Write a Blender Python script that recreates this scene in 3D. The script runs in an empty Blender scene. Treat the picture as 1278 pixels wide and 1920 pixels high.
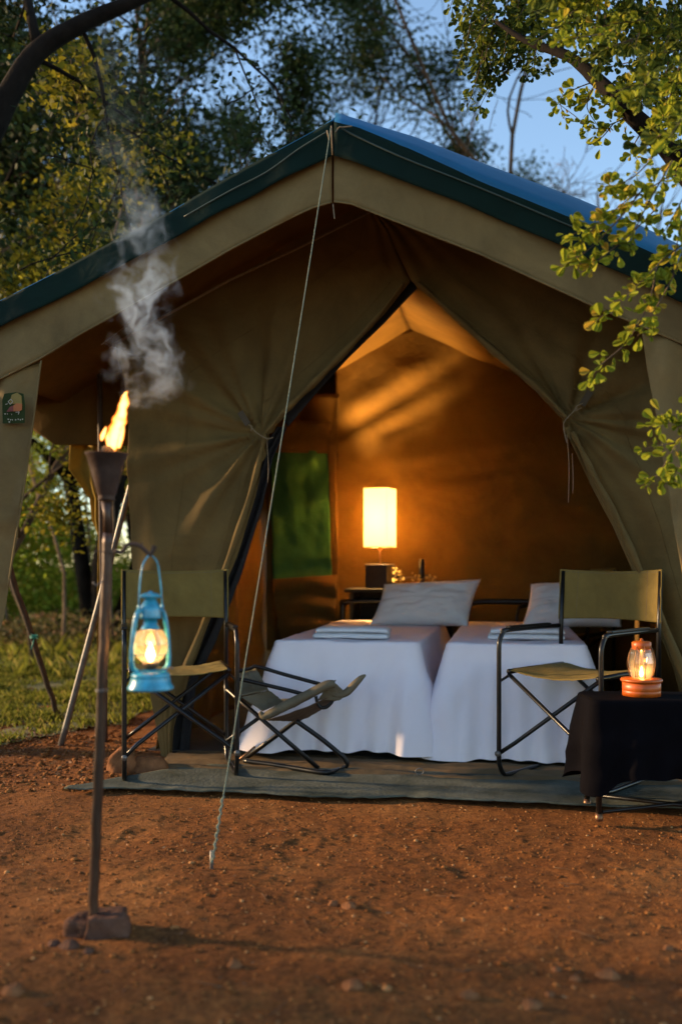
import bpy, bmesh, math, random
import numpy as np
from mathutils import Vector, Matrix, noise as mn

rnd = random.Random(7)
R = math.radians
sc = bpy.context.scene
col = sc.collection

# ------------------------------------------------------------------ camera, sky, sun, exposure
F, HY, CH = 1800.0, 1062.0, 0.95           # focal length in photo pixels, horizon row, camera height
cam_d = bpy.data.cameras.new('camera')
cam = bpy.data.objects.new('camera', cam_d); col.objects.link(cam)
cam.location = (0, 0, CH); cam.rotation_euler = (R(90), 0, 0)
cam_d.sensor_fit = 'HORIZONTAL'; cam_d.sensor_width = 24.0
cam_d.lens = F / 1278 * 24.0
cam_d.shift_y = (HY - 960) / 1278
cam_d.clip_end = 2000
cam_d.dof.use_dof = True; cam_d.dof.focus_distance = 3.9; cam_d.dof.aperture_fstop = 1.5
sc.camera = cam

SUN_DIR = Vector((-0.955, 0.19, 0.25)).normalized()      # towards the sun
w = bpy.data.worlds.new('World'); sc.world = w; w.use_nodes = True
nt = w.node_tree; bg = nt.nodes['Background']
sky = nt.nodes.new('ShaderNodeTexSky'); sky.sky_type = 'NISHITA'; sky.sun_disc = False
sky.sun_elevation = math.asin(SUN_DIR.z)
sky.sun_rotation = math.atan2(SUN_DIR.x, SUN_DIR.y)
sky.air_density = 1.0; sky.dust_density = 0.1; sky.ozone_density = 1.5
nt.links.new(sky.outputs[0], bg.inputs[0]); bg.inputs[1].default_value = 0.125
sun_d = bpy.data.lights.new('sun', 'SUN'); sun_d.energy = 3.3; sun_d.angle = R(3.0); sun_d.color = (1.0, 0.66, 0.34)
sun = bpy.data.objects.new('sun', sun_d); col.objects.link(sun)
sun.rotation_euler = (-SUN_DIR).to_track_quat('-Z', 'Y').to_euler()
sc.view_settings.view_transform = 'Standard'; sc.view_settings.look = 'None'
sc.view_settings.exposure = 1.42; sc.view_settings.gamma = 1.0
sc.render.engine = 'CYCLES'
sc.cycles.use_denoising = True
sc.cycles.max_bounces = 10; sc.cycles.transparent_max_bounces = 16; sc.cycles.transmission_bounces = 8
sc.cycles.volume_step_rate = 1.0; sc.cycles.volume_max_steps = 128
sc.cycles.sample_clamp_indirect = 6.0

# ------------------------------------------------------------------ measuring helpers
TH = R(10); OX, OY = -0.04, 3.95                        # tent frame: origin under the front ridge end
CT, ST = math.cos(TH), math.sin(TH)
def W(px, py, D):
    return Vector(((px - 639) / F * D, D, CH + (HY - py) / F * D))
def G(px, py, z=0.0):
    D = F * (CH - z) / (py - HY); return Vector(((px - 639) / F * D, D, z))
def tl(u, v, z): return Vector((OX + u * CT + v * ST, OY - u * ST + v * CT, z))
def T(px, py, v):
    a = (px - 639) / F; b = (HY - py) / F
    D = (v + OX * ST + OY * CT) / (a * ST + CT)
    return Vector((a * D, D, CH + b * D))
def UZ(px, py, v):
    p = T(px, py, v); dx, dy = p.x - OX, p.y - OY
    return dx * CT - dy * ST, p.z
VN = Vector((-ST, -CT, 0))                               # tent front normal, to the viewer

# ------------------------------------------------------------------ object helpers
PM = {}
def thing(name, label, cat, loc=(0, 0, 0), rz=0.0, group=None):
    o = bpy.data.objects.new(name, None); col.objects.link(o)
    o.empty_display_size = 0.1
    o.location = loc; o.rotation_euler = (0, 0, rz)
    PM[o] = Matrix.Translation(Vector(loc)) @ Matrix.Rotation(rz, 4, 'Z')
    tag(o, label, cat, group); return o
def tag(o, label=None, cat=None, group=None, kind=None):
    if label: o['label'] = label
    if cat: o['category'] = cat
    if group: o['group'] = group
    if kind: o['kind'] = kind
    return o
def link(name, me, m, parent=None, world=False, smooth=True):
    if m is not None:
        me.materials.clear(); me.materials.append(m)
    if smooth and len(me.polygons): me.polygons.foreach_set('use_smooth', [True] * len(me.polygons))
    o = bpy.data.objects.new(name, me); col.objects.link(o)
    if parent is not None:
        o.parent = parent
        if world:
            M = PM[parent] if parent in PM else PM[parent.parent]
            me.transform(M.inverted())
    return o
def obj(name, bm, m, parent=None, world=False, smooth=True):
    bmesh.ops.recalc_face_normals(bm, faces=bm.faces)
    me = bpy.data.meshes.new(name); bm.to_mesh(me); bm.free()
    return link(name, me, m, parent, world, smooth)
def sub(name, bm, m, part, world=False, smooth=True):
    return obj(name, bm, m, part, world, smooth)
def NB(): return bmesh.new()
def smooth_path(pts, n=6):
    P = [Vector(p) for p in pts]
    if len(P) < 3: return P
    out = []
    for i in range(len(P) - 1):
        p0 = P[max(i - 1, 0)]; p1 = P[i]; p2 = P[i + 1]; p3 = P[min(i + 2, len(P) - 1)]
        for k in range(n):
            t = k / n
            out.append(0.5 * ((2 * p1) + (p2 - p0) * t + (2 * p0 - 5 * p1 + 4 * p2 - p3) * t * t + (3 * p1 - p0 - 3 * p2 + p3) * t ** 3))
    out.append(P[-1]); return out
def tube(bm, pts, r, seg=10, closed=False, flat=None):
    P = [Vector(p) for p in pts]; n = len(P)
    rr = list(r) if isinstance(r, (list, tuple)) else [r] * n
    if len(rr) != n: rr = [rr[0] + (rr[-1] - rr[0]) * i / (n - 1) for i in range(n)]
    rings = []; N = None
    for i in range(n):
        a = P[i - 1] if (i > 0 or closed) else P[i]; b = P[(i + 1) % n] if (i < n - 1 or closed) else P[i]
        t = (b - a)
        if t.length < 1e-9: t = Vector((0, 0, 1))
        t.normalize()
        if N is None:
            N = t.cross(Vector((0, 0, 1)))
            if N.length < 0.2: N = t.cross(Vector((1, 0, 0)))
            N.normalize()
        else:
            N = N - t * N.dot(t)
            N = N.normalized() if N.length > 1e-6 else t.orthogonal().normalized()
        B = t.cross(N)
        ring = []
        for k in range(seg):
            an = 2 * math.pi * k / seg
            ring.append(bm.verts.new(P[i] + N * math.cos(an) * rr[i] + B * math.sin(an) * rr[i] * (flat or 1)))
        rings.append(ring)
    m = n if closed else n - 1
    for i in range(m):
        A, Bq = rings[i], rings[(i + 1) % n]
        for k in range(seg):
            bm.faces.new((A[k], A[(k + 1) % seg], Bq[(k + 1) % seg], Bq[k]))
    if not closed:
        bm.faces.new(rings[0][::-1]); bm.faces.new(rings[-1])
def lathe(bm, prof, c=(0, 0, 0), seg=28, closed_bottom=False, closed_top=False, ax=None):
    c = Vector(c); rings = []
    for r, z in prof:
        rings.append([bm.verts.new(c + Vector((r * math.cos(2 * math.pi * k / seg), r * math.sin(2 * math.pi * k / seg), z))) for k in range(seg)])
    for i in range(len(rings) - 1):
        for k in range(seg):
            bm.faces.new((rings[i][k], rings[i][(k + 1) % seg], rings[i + 1][(k + 1) % seg], rings[i + 1][k]))
    if closed_bottom: bm.faces.new(rings[0][::-1])
    if closed_top: bm.faces.new(rings[-1])
def box(bm, c, s, bev=0.0, rot=None, segs=2):
    b = bmesh.new(); bmesh.ops.create_cube(b, size=1.0)
    bmesh.ops.scale(b, vec=s, verts=b.verts)
    if bev > 0: bmesh.ops.bevel(b, geom=b.edges[:], offset=bev, segments=segs, affect='EDGES', profile=0.5)
    if rot is not None: bmesh.ops.transform(b, matrix=rot, verts=b.verts)
    bmesh.ops.translate(b, vec=Vector(c), verts=b.verts)
    me = bpy.data.meshes.new('t'); b.to_mesh(me); b.free(); bm.from_mesh(me); bpy.data.meshes.remove(me)
def grid(bm, f, nu, nv, wrap=False):
    V = [[bm.verts.new(f(i / (nu if wrap else nu - 1), j / (nv - 1))) for i in range(nu)] for j in range(nv)]
    for j in range(nv - 1):
        for i in range(nu if wrap else nu - 1):
            a = V[j][i]; b = V[j][(i + 1) % nu]; c = V[j + 1][(i + 1) % nu]; d = V[j + 1][i]
            try: bm.faces.new((a, b, c, d))
            except ValueError: pass
    return V
def resample(pts, t):
    L = [0.0]
    for i in range(1, len(pts)): L.append(L[-1] + math.dist(pts[i], pts[i - 1]))
    s = t * L[-1]
    for i in range(1, len(pts)):
        if s <= L[i] or i == len(pts) - 1:
            k = (s - L[i - 1]) / max(1e-9, L[i] - L[i - 1]); k = min(max(k, 0), 1)
            return tuple(pts[i - 1][q] + (pts[i][q] - pts[i - 1][q]) * k for q in range(len(pts[0])))
def byY(pts, y):                                        # x on a polyline at row y
    for i in range(1, len(pts)):
        if y <= pts[i][1] or i == len(pts) - 1:
            k = (y - pts[i - 1][1]) / max(1e-9, pts[i][1] - pts[i - 1][1]); k = min(max(k, 0), 1)
            return pts[i - 1][0] + (pts[i][0] - pts[i - 1][0]) * k
def loft(name, L, Rr, v, mat, parent, disp=None, nu=40, nv=60, thick=0.0015, edge=None):
    """cloth panel between two measured outlines on the plane v of the tent frame"""
    bm = NB()
    def f(s, t):
        a = resample(L, t); b = resample(Rr, t)
        px = a[0] + (b[0] - a[0]) * s; py = a[1] + (b[1] - a[1]) * s
        p = T(px, py, v)
        if disp: p = p + VN * disp(px, py, s, t)
        return p
    grid(bm, f, nu, nv)
    o = obj(name, bm, mat, parent, True)
    if thick:
        md = o.modifiers.new('solid', 'SOLIDIFY'); md.thickness = thick; md.offset = 0
    return o
def nz(x, y, z=0.0, s=1.0): return mn.noise(Vector((x * s, y * s, z)))
def fbm(x, y, z=0.0, s=1.0, o=4):
    return mn.fractal(Vector((x * s, y * s, z)), 1.0, 2.0, o)
def copy_tree(o, parent=None):
    c = o.copy(); col.objects.link(c)
    if parent is not None: c.parent = parent
    for ch in KIDS.get(o, []) or [q for q in bpy.data.objects if q.parent == o]: copy_tree(ch, c)
    return c
KIDS = {}

# ------------------------------------------------------------------ materials
def newmat(name):
    m = bpy.data.materials.new(name); m.use_nodes = True
    return m, m.node_tree, m.node_tree.nodes['Principled BSDF'], m.node_tree.nodes['Material Output']
def mat(name, c, rough=0.6, metal=0.0, var=0.25, scale=8.0, c2=None, bump=0.0, bscale=60.0, spec=0.5, trans=0.0, transc=None, detail=6, sheen=0.0, stretch=None, coat=0.0):
    m, t, p, out = newmat(name)
    tc = t.nodes.new('ShaderNodeTexCoord'); mp = t.nodes.new('ShaderNodeMapping')
    if stretch: mp.inputs['Scale'].default_value = stretch
    t.links.new(tc.outputs['Object'], mp.inputs[0])
    n = t.nodes.new('ShaderNodeTexNoise'); n.inputs['Scale'].default_value = scale; n.inputs['Detail'].default_value = detail; n.inputs['Roughness'].default_value = 0.62
    t.links.new(mp.outputs[0], n.inputs['Vector'])
    r = t.nodes.new('ShaderNodeValToRGB')
    lo = tuple(x * (1 - var) for x in c); hi = tuple(min(1, x * (1 + var)) for x in (c2 or c))
    r.color_ramp.elements[0].position = 0.3; r.color_ramp.elements[0].color = (*lo, 1)
    r.color_ramp.elements[1].position = 0.7; r.color_ramp.elements[1].color = (*hi, 1)
    t.links.new(n.outputs[0], r.inputs[0]); t.links.new(r.outputs[0], p.inputs['Base Color'])
    p.inputs['Roughness'].default_value = rough; p.inputs['Metallic'].default_value = metal
    p.inputs['Specular IOR Level'].default_value = spec
    p.inputs['Coat Weight'].default_value = coat
    if sheen: p.inputs['Sheen Weight'].default_value = sheen
    if bump:
        n2 = t.nodes.new('ShaderNodeTexNoise'); n2.inputs['Scale'].default_value = bscale; n2.inputs['Detail'].default_value = 5
        t.links.new(mp.outputs[0], n2.inputs['Vector'])
        b = t.nodes.new('ShaderNodeBump'); b.inputs['Strength'].default_value = bump; b.inputs['Distance'].default_value = 0.01
        t.links.new(n2.outputs[0], b.inputs['Height']); t.links.new(b.outputs[0], p.inputs['Normal'])
    if trans:
        tr = t.nodes.new('ShaderNodeBsdfTranslucent'); mx = t.nodes.new('ShaderNodeMixShader'); mx.inputs[0].default_value = trans
        if transc: tr.inputs[0].default_value = (*transc, 1)
        else: t.links.new(r.outputs[0], tr.inputs[0])
        t.links.new(p.outputs[0], mx.inputs[1]); t.links.new(tr.outputs[0], mx.inputs[2]); t.links.new(mx.outputs[0], out.inputs[0])
    return m
def leafmat(name, dark, light, accent=None, trans=0.35, rough=0.62):
    m, t, p, out = newmat(name); p.inputs['Specular IOR Level'].default_value = 0.12
    g = t.nodes.new('ShaderNodeNewGeometry'); r = t.nodes.new('ShaderNodeValToRGB')
    r.color_ramp.elements[0].color = (*dark, 1); r.color_ramp.elements[1].color = (*light, 1); r.color_ramp.elements[1].position = 0.85
    if accent:
        e = r.color_ramp.elements.new(0.97); e.color = (*accent, 1)
    t.links.new(g.outputs['Random Per Island'], r.inputs[0])
    oi = t.nodes.new('ShaderNodeObjectInfo'); ad = t.nodes.new('ShaderNodeMath'); ad.operation = 'ADD'
    t.links.new(g.outputs['Random Per Island'], ad.inputs[0]); t.links.new(oi.outputs['Random'], ad.inputs[1])
    fr = t.nodes.new('ShaderNodeMath'); fr.operation = 'FRACT'; t.links.new(ad.outputs[0], fr.inputs[0]); t.links.new(fr.outputs[0], r.inputs[0])
    t.links.new(r.outputs[0], p.inputs['Base Color']); p.inputs['Roughness'].default_value = rough
    tr = t.nodes.new('ShaderNodeBsdfTranslucent'); mx = t.nodes.new('ShaderNodeMixShader'); mx.inputs[0].default_value = trans
    t.links.new(r.outputs[0], tr.inputs[0]); t.links.new(p.outputs[0], mx.inputs[1]); t.links.new(tr.outputs[0], mx.inputs[2]); t.links.new(mx.outputs[0], out.inputs[0])
    return m
def emis(name, c, s):
    m, t, p, out = newmat(name)
    p.inputs['Base Color'].default_value = (0, 0, 0, 1); p.inputs['Emission Color'].default_value = (*c, 1); p.inputs['Emission Strength'].default_value = s
    return m
def canvas(name, c, trans=0.12, var=0.2, dirt=0.38):
    """woven canvas: mottled colour, faint stains, fine weave"""
    m, t, p, out = newmat(name)
    tc = t.nodes.new('ShaderNodeTexCoord')
    n = t.nodes.new('ShaderNodeTexNoise'); n.inputs['Scale'].default_value = 2.2; n.inputs['Detail'].default_value = 8; n.inputs['Roughness'].default_value = 0.65; n.inputs['Distortion'].default_value = 0.6
    t.links.new(tc.outputs['Object'], n.inputs['Vector'])
    r = t.nodes.new('ShaderNodeValToRGB')
    r.color_ramp.elements[0].position = 0.28; r.color_ramp.elements[0].color = (*[x * (1 - dirt) for x in c], 1)
    r.color_ramp.elements[1].position = 0.68; r.color_ramp.elements[1].color = (*[x * (1 + var) for x in c], 1)
    t.links.new(n.outputs[0], r.inputs[0])
    n2 = t.nodes.new('ShaderNodeTexNoise'); n2.inputs['Scale'].default_value = 420; n2.inputs['Detail'].default_value = 2
    t.links.new(tc.outputs['Object'], n2.inputs['Vector'])
    mm = t.nodes.new('ShaderNodeMix'); mm.data_type = 'RGBA'; mm.blend_type = 'MULTIPLY'; mm.inputs[0].default_value = 0.35
    t.links.new(r.outputs[0], mm.inputs[6]); t.links.new(n2.outputs[0], mm.inputs[7])
    t.links.new(mm.outputs[2], p.inputs['Base Color']); p.inputs['Roughness'].default_value = 0.85; p.inputs['Specular IOR Level'].default_value = 0.2
    n3 = t.nodes.new('ShaderNodeTexNoise'); n3.inputs['Scale'].default_value = 14; n3.inputs['Detail'].default_value = 5; n3.inputs['Distortion'].default_value = 0.8
    t.links.new(tc.outputs['Object'], n3.inputs['Vector'])
    b1 = t.nodes.new('ShaderNodeBump'); b1.inputs['Strength'].default_value = 0.35; b1.inputs['Distance'].default_value = 0.012
    b2 = t.nodes.new('ShaderNodeBump'); b2.inputs['Strength'].default_value = 0.25; b2.inputs['Distance'].default_value = 0.001
    t.links.new(n3.outputs[0], b1.inputs['Height']); t.links.new(n2.outputs[0], b2.inputs['Height']); t.links.new(b1.outputs[0], b2.inputs['Normal'])
    t.links.new(b2.outputs[0], p.inputs['Normal'])
    if trans:
        tr = t.nodes.new('ShaderNodeBsdfTranslucent'); mx = t.nodes.new('ShaderNodeMixShader'); mx.inputs[0].default_value = trans
        t.links.new(mm.outputs[2], tr.inputs[0]); t.links.new(p.outputs[0], mx.inputs[1]); t.links.new(tr.outputs[0], mx.inputs[2]); t.links.new(mx.outputs[0], out.inputs[0])
    return m
def glass(name, c=(1, 1, 1), rough=0.02, tint=0.15, spec=0.5):
    """thin lamp glass: mostly see-through with a glossy skin and a faint tint"""
    m, t, p, out = newmat(name)
    tr = t.nodes.new('ShaderNodeBsdfTransparent'); tr.inputs[0].default_value = (*c, 1)
    gl = t.nodes.new('ShaderNodeBsdfGlossy'); gl.inputs['Roughness'].default_value = rough
    fr = t.nodes.new('ShaderNodeFresnel'); fr.inputs[0].default_value = 1.5
    mx = t.nodes.new('ShaderNodeMixShader'); t.links.new(fr.outputs[0], mx.inputs[0]); t.links.new(tr.outputs[0], mx.inputs[1]); t.links.new(gl.outputs[0], mx.inputs[2])
    df = t.nodes.new('ShaderNodeBsdfTranslucent'); df.inputs[0].default_value = (*c, 1)
    mx2 = t.nodes.new('ShaderNodeMixShader'); mx2.inputs[0].default_value = tint
    t.links.new(mx.outputs[0], mx2.inputs[1]); t.links.new(df.outputs[0], mx2.inputs[2]); t.links.new(mx2.outputs[0], out.inputs[0])
    return m

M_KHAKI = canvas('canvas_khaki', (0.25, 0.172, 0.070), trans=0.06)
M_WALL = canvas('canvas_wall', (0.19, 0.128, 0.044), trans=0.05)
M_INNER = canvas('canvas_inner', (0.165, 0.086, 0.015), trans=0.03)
M_GREENV = canvas('canvas_green', (0.002, 0.018, 0.013), trans=0.02)
M_BLUE = mat('fly_sheet_blue', (0.004, 0.115, 0.26), rough=0.55, var=0.15, scale=3, bump=0.15, bscale=25)
M_WINGREEN = canvas('window_green', (0.06, 0.20, 0.055), trans=0.1, var=0.08, dirt=0.12)
M_NET = mat('net_black', (0.012, 0.012, 0.014), rough=0.9)
M_CHAIRC = canvas('canvas_chair', (0.25, 0.178, 0.050), trans=0.05, dirt=0.3)
M_TUBE = mat('black_tube', (0.007, 0.0065, 0.0065), rough=0.30, var=0.3, scale=30, spec=0.35, bump=0.05, bscale=200)
M_STEEL = mat('galvanised', (0.15, 0.14, 0.13), rough=0.45, metal=0.5, var=0.35, scale=25)
M_DARKSTICK = mat('dark_stick', (0.06, 0.035, 0.022), rough=0.7, var=0.5, scale=14, bump=0.3)
M_RUST = mat('rusty_pole', (0.035, 0.020, 0.013), rough=0.42, metal=0.35, var=0.55, scale=9, c2=(0.065, 0.032, 0.018), bump=0.35, bscale=70, stretch=(1, 1, 0.25))
M_CUP = mat('torch_cup', (0.07, 0.045, 0.036), rough=0.5, spec=0.08, metal=0.3, var=0.4, scale=16, bump=0.2, bscale=90)
M_WHITE = mat('white_sheet', (0.84, 0.79, 0.85), rough=0.85, var=0.03, scale=4, bump=0.45, bscale=9, spec=0.2)
M_TOWEL = mat('white_towel', (0.78, 0.78, 0.80), rough=0.95, var=0.04, bump=0.5, bscale=380, spec=0.1)
M_PILLOW = mat('white_pillow', (0.82, 0.78, 0.78), rough=0.85, var=0.03, bump=0.15, bscale=22, spec=0.2)
M_BLACKCLOTH = mat('black_cloth', (0.0035, 0.003, 0.0042), rough=0.9, var=0.2, bump=0.2, bscale=30, sheen=0.0, spec=0.04)
M_DARKWOOD = mat('dark_wood', (0.012, 0.009, 0.006), rough=0.6, spec=0.2, var=0.4, scale=6, stretch=(1, 1, 6))
M_BLUEP = mat('blue_enamel', (0.010, 0.20, 0.33), rough=0.3, var=0.35, scale=45, c2=(0.03, 0.34, 0.50), spec=0.6, coat=0.4)
M_ORANGE = mat('orange_enamel', (0.45, 0.085, 0.005), rough=0.4, var=0.25, scale=18, bump=0.1)
M_BURNER = mat('burner_brass', (0.20, 0.10, 0.05), rough=0.4, metal=0.7)
M_ROPE = mat('rope_green', (0.16, 0.20, 0.15), rough=0.8, var=0.3, scale=120, bump=0.6, bscale=300)
M_ROPEW = mat('cord_pale', (0.20, 0.15, 0.09), rough=0.8, var=0.3, scale=120)
M_MAT = mat('ground_mat', (0.055, 0.064, 0.046), rough=0.9, spec=0.1, var=0.3, scale=5, c2=(0.090, 0.096, 0.078), bump=0.4, bscale=60)
M_SKIRT = canvas('skirt_canvas', (0.17, 0.11, 0.052), trans=0.0, dirt=0.45)
M_FLOOR = mat('tent_floor', (0.06, 0.05, 0.035), rough=0.8)
M_STONE = mat('stone', (0.15, 0.062, 0.026), rough=0.9, spec=0.08, var=0.4, scale=12, c2=(0.21, 0.09, 0.038), bump=0.8, bscale=40)
M_BLOCK = mat('clay_block', (0.10, 0.05, 0.032), rough=0.9, spec=0.08, var=0.4, scale=14, bump=1.0, bscale=40)
M_BARK = mat('bark', (0.07, 0.05, 0.035), rough=0.9, spec=0.08, var=0.5, scale=9, c2=(0.12, 0.085, 0.055), bump=0.8, bscale=35, stretch=(1, 1, 0.3))
M_BARKD = mat('bark_dark', (0.013, 0.010, 0.008), rough=0.9, spec=0.08, var=0.4, scale=9, bump=0.6, bscale=35)
M_BARKL = mat('bark_light', (0.10, 0.07, 0.045), rough=0.9, spec=0.08, var=0.4, scale=9, c2=(0.22, 0.15, 0.10), bump=0.6, bscale=35)
L_DARK = leafmat('leaf_dark', (0.008, 0.016, 0.005), (0.030, 0.048, 0.011), trans=0.18)
L_MID = leafmat('leaf_mid', (0.016, 0.034, 0.011), (0.052, 0.078, 0.020), trans=0.22)
L_SUNLIT = leafmat('leaf_sunlit', (0.06, 0.075, 0.010), (0.26, 0.23, 0.02), (0.34, 0.26, 0.03), trans=0.45)
L_LIME = leafmat('leaf_lime', (0.13, 0.17, 0.014), (0.38, 0.40, 0.03), (0.48, 0.32, 0.04), trans=0.45)
L_SHADED = leafmat('leaf_shaded', (0.035, 0.055, 0.010), (0.12, 0.15, 0.02), (0.30, 0.30, 0.03), trans=0.3)  # shade of the dense upper sprays painted into a darker leaf colour
L_SCRUB = leafmat('leaf_scrub', (0.12, 0.19, 0.02), (0.40, 0.46, 0.05), (0.5, 0.38, 0.08), trans=0.4)
L_GRASS = leafmat('leaf_grass', (0.08, 0.10, 0.014), (0.25, 0.26, 0.04), (0.34, 0.27, 0.09), trans=0.35)

# ------------------------------------------------------------------ ground
def vnoise(x, y, s, seed):
    x = x * s + seed * 17.3; y = y * s + seed * 9.1
    xi = np.floor(x).astype(np.int64); yi = np.floor(y).astype(np.int64); fx = x - xi; fy = y - yi
    fx = fx * fx * (3 - 2 * fx); fy = fy * fy * (3 - 2 * fy)
    def h(a, b):
        n = (a * 374761393 + b * 668265263 + seed * 1274126177) & 0x7fffffff
        n = ((n ^ (n >> 13)) * 1274126177) & 0x7fffffff
        return ((n ^ (n >> 16)) & 0xffff) / 65535.0
    return (h(xi, yi) * (1 - fx) + h(xi + 1, yi) * fx) * (1 - fy) + (h(xi, yi + 1) * (1 - fx) + h(xi + 1, yi + 1) * fx) * fy - 0.5
FOOT = [(0.10, 2.75, 0.5), (0.38, 3.15, 0.3), (0.22, 3.55, 0.6), (-0.35, 2.45, -0.9), (-0.62, 2.95, -0.7), (0.62, 2.4, 1.2), (0.85, 3.0, 0.2), (-0.15, 3.35, -0.3), (0.45, 2.15, 0.9), (-0.75, 3.5, -0.2)]
def height(x, y):
    x = np.asarray(x, float); y = np.asarray(y, float)
    z = 0.05 * vnoise(x, y, 0.45, 1) + 0.030 * vnoise(x, y, 1.7, 2) + 0.014 * vnoise(x, y, 5, 3) + 0.008 * vnoise(x, y, 14, 4) + 0.007 * np.maximum(vnoise(x, y, 38, 5), 0) + 0.006 * np.maximum(vnoise(x, y, 75, 6), 0)
    # shallow scuffs and footprints
    for fx_, fy_, fa in FOOT:
        ca, sa = math.cos(fa), math.sin(fa); lx_ = (x - fx_) * ca + (y - fy_) * sa; ly_ = -(x - fx_) * sa + (y - fy_) * ca
        d2 = (lx_ / 0.048) ** 2 + (ly_ / 0.125) ** 2; z = z - 0.0035 * np.exp(-d2 ** 2) + 0.0018 * np.exp(-(d2 - 1.7) ** 2 * 3)
    # the ground is trodden flat under and before the tent
    dx = (x - OX) * CT - (y - OY) * ST; dv = (x - OX) * ST + (y - OY) * CT
    inside = np.clip((dv + 0.35) / 0.4, 0, 1) * np.clip((dx + 1.6) / 0.45, 0, 1) * np.clip((4.5 - dv) / 0.6, 0, 1)
    far = np.clip((np.hypot(x, y) - 12) / 20, 0, 1)
    fade = 1 - 0.94 * inside
    return (z - 0.012) * fade * (1 - 0.8 * far) - 0.006 * inside
def zat(x, y): return float(height(x, y))
def warp(n, lo, c0, c1, hi, nf):
    a = c0 - (c0 - lo) * (np.linspace(1, 0, n, endpoint=False) ** 3.2)
    b = np.linspace(c0, c1, nf, endpoint=False); c = c1 + (hi - c1) * (np.linspace(0, 1, n) ** 3.2)
    return np.concatenate([a, b, c])
gx = warp(34, -260, -2.0, 2.1, 260, 420); gy = warp(34, -200, 1.75, 4.6, 400, 330)
X, Y = np.meshgrid(gx, gy); Z = height(X, Y)
verts = np.stack([X, Y, Z], -1).reshape(-1, 3); nx, ny = len(gx), len(gy)
idx = np.arange(nx * ny).reshape(ny, nx)
faces = np.stack([idx[:-1, :-1], idx[:-1, 1:], idx[1:, 1:], idx[1:, :-1]], -1).reshape(-1, 4)
def npmesh(name, V, Fq):
    me = bpy.data.meshes.new(name); k = Fq.shape[1]
    me.vertices.add(len(V)); me.vertices.foreach_set('co', V.astype(np.float32).ravel())
    me.loops.add(Fq.size); me.loops.foreach_set('vertex_index', Fq.astype(np.int32).ravel())
    me.polygons.add(len(Fq)); me.polygons.foreach_set('loop_start', np.arange(0, Fq.size, k, dtype=np.int32))
    me.update(calc_edges=True); return me
M_EARTH, t, p, out = newmat('red_earth')
tc = t.nodes.new('ShaderNodeTexCoord')
def _n(s, d=8, dist=0.0, rough=0.6):
    n = t.nodes.new('ShaderNodeTexNoise'); n.inputs['Scale'].default_value = s; n.inputs['Detail'].default_value = d; n.inputs['Distortion'].default_value = dist; n.inputs['Roughness'].default_value = rough
    t.links.new(tc.outputs['Object'], n.inputs['Vector']); return n
def _ramp(src, stops):
    r = t.nodes.new('ShaderNodeValToRGB'); e = r.color_ramp.elements
    e[0].position, e[0].color = stops[0][0], (*stops[0][1], 1); e[1].position, e[1].color = stops[-1][0], (*stops[-1][1], 1)
    for q in stops[1:-1]:
        k = e.new(q[0]); k.color = (*q[1], 1)
    t.links.new(src, r.inputs[0]); return r
def _mix(a, b, f=0.5, mode='MIX'):
    m = t.nodes.new('ShaderNodeMix'); m.data_type = 'RGBA'; m.blend_type = mode
    if isinstance(f, float): m.inputs[0].default_value = f
    else: t.links.new(f, m.inputs[0])
    t.links.new(a, m.inputs[6]); t.links.new(b, m.inputs[7]); return m.outputs[2]
big = _ramp(_n(1.1, 9, 1.2, 0.68).outputs[0], [(0.3, (0.17, 0.057, 0.013)), (0.5, (0.30, 0.112, 0.028)), (0.72, (0.42, 0.180, 0.052))])
fine = _ramp(_n(26, 8, 0.8, 0.7).outputs[0], [(0.30, (0.32, 0.30, 0.28)), (0.52, (0.85, 0.83, 0.80)), (0.72, (1.25, 1.2, 1.12))])
vor = t.nodes.new('ShaderNodeTexVoronoi'); vor.inputs['Scale'].default_value = 95; vor.inputs['Randomness'].default_value = 1
t.links.new(tc.outputs['Object'], vor.inputs['Vector'])
spk = _ramp(vor.outputs['Distance'], [(0.0, (1.3, 1.25, 1.15)), (0.35, (0.95, 0.95, 0.95)), (0.8, (0.6, 0.58, 0.56))])
cc = _mix(big.outputs[0], fine.outputs[0], 0.9, 'MULTIPLY'); cc = _mix(cc, spk.outputs[0], 0.55, 'MULTIPLY')
# away from the camp the soil turns to dry grass and leaf litter
t.links.new(cc, p.inputs['Base Color'])
p.inputs['Roughness'].default_value = 0.95; p.inputs['Specular IOR Level'].default_value = 0.15
bp = t.nodes.new('ShaderNodeBump'); bp.inputs['Strength'].default_value = 1.0; bp.inputs['Distance'].default_value = 0.02
t.links.new(_n(60, 8, 1.0, 0.75).outputs[0], bp.inputs['Height']); t.links.new(bp.outputs[0], p.inputs['Normal'])
tag(link('ground', npmesh('ground', verts, faces), M_EARTH), kind='structure')

# lawn: grass-covered soil beside and behind the tent, 4 mm above the earth
def lawn_mask(x, y):      # >0 where grass grows
    edge_near = 4.95 + 0.28 * vnoise(x, y, 2.3, 11) + 0.16 * vnoise(x, y, 7, 12) + np.clip((x + 2.2) * 0.9, 0, 0.9)
    return np.minimum(y - edge_near, np.maximum(-1.25 + 0.2 * vnoise(x, y, 3, 13) - x, y - 8.6))
lx = np.concatenate([np.linspace(-60, -7, 40), np.linspace(-6.9, -0.4, 150), np.linspace(-0.2, 60, 60)])
ly = np.concatenate([np.linspace(4.6, 9, 110), np.linspace(9.1, 70, 60)])
X, Y = np.meshgrid(lx, ly); Zl = height(X, Y) + 0.005
V = np.stack([X, Y, Zl], -1).reshape(-1, 3); idx = np.arange(X.size).reshape(X.shape)
Fq = np.stack([idx[:-1, :-1], idx[:-1, 1:], idx[1:, 1:], idx[1:, :-1]], -1).reshape(-1, 4)
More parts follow.
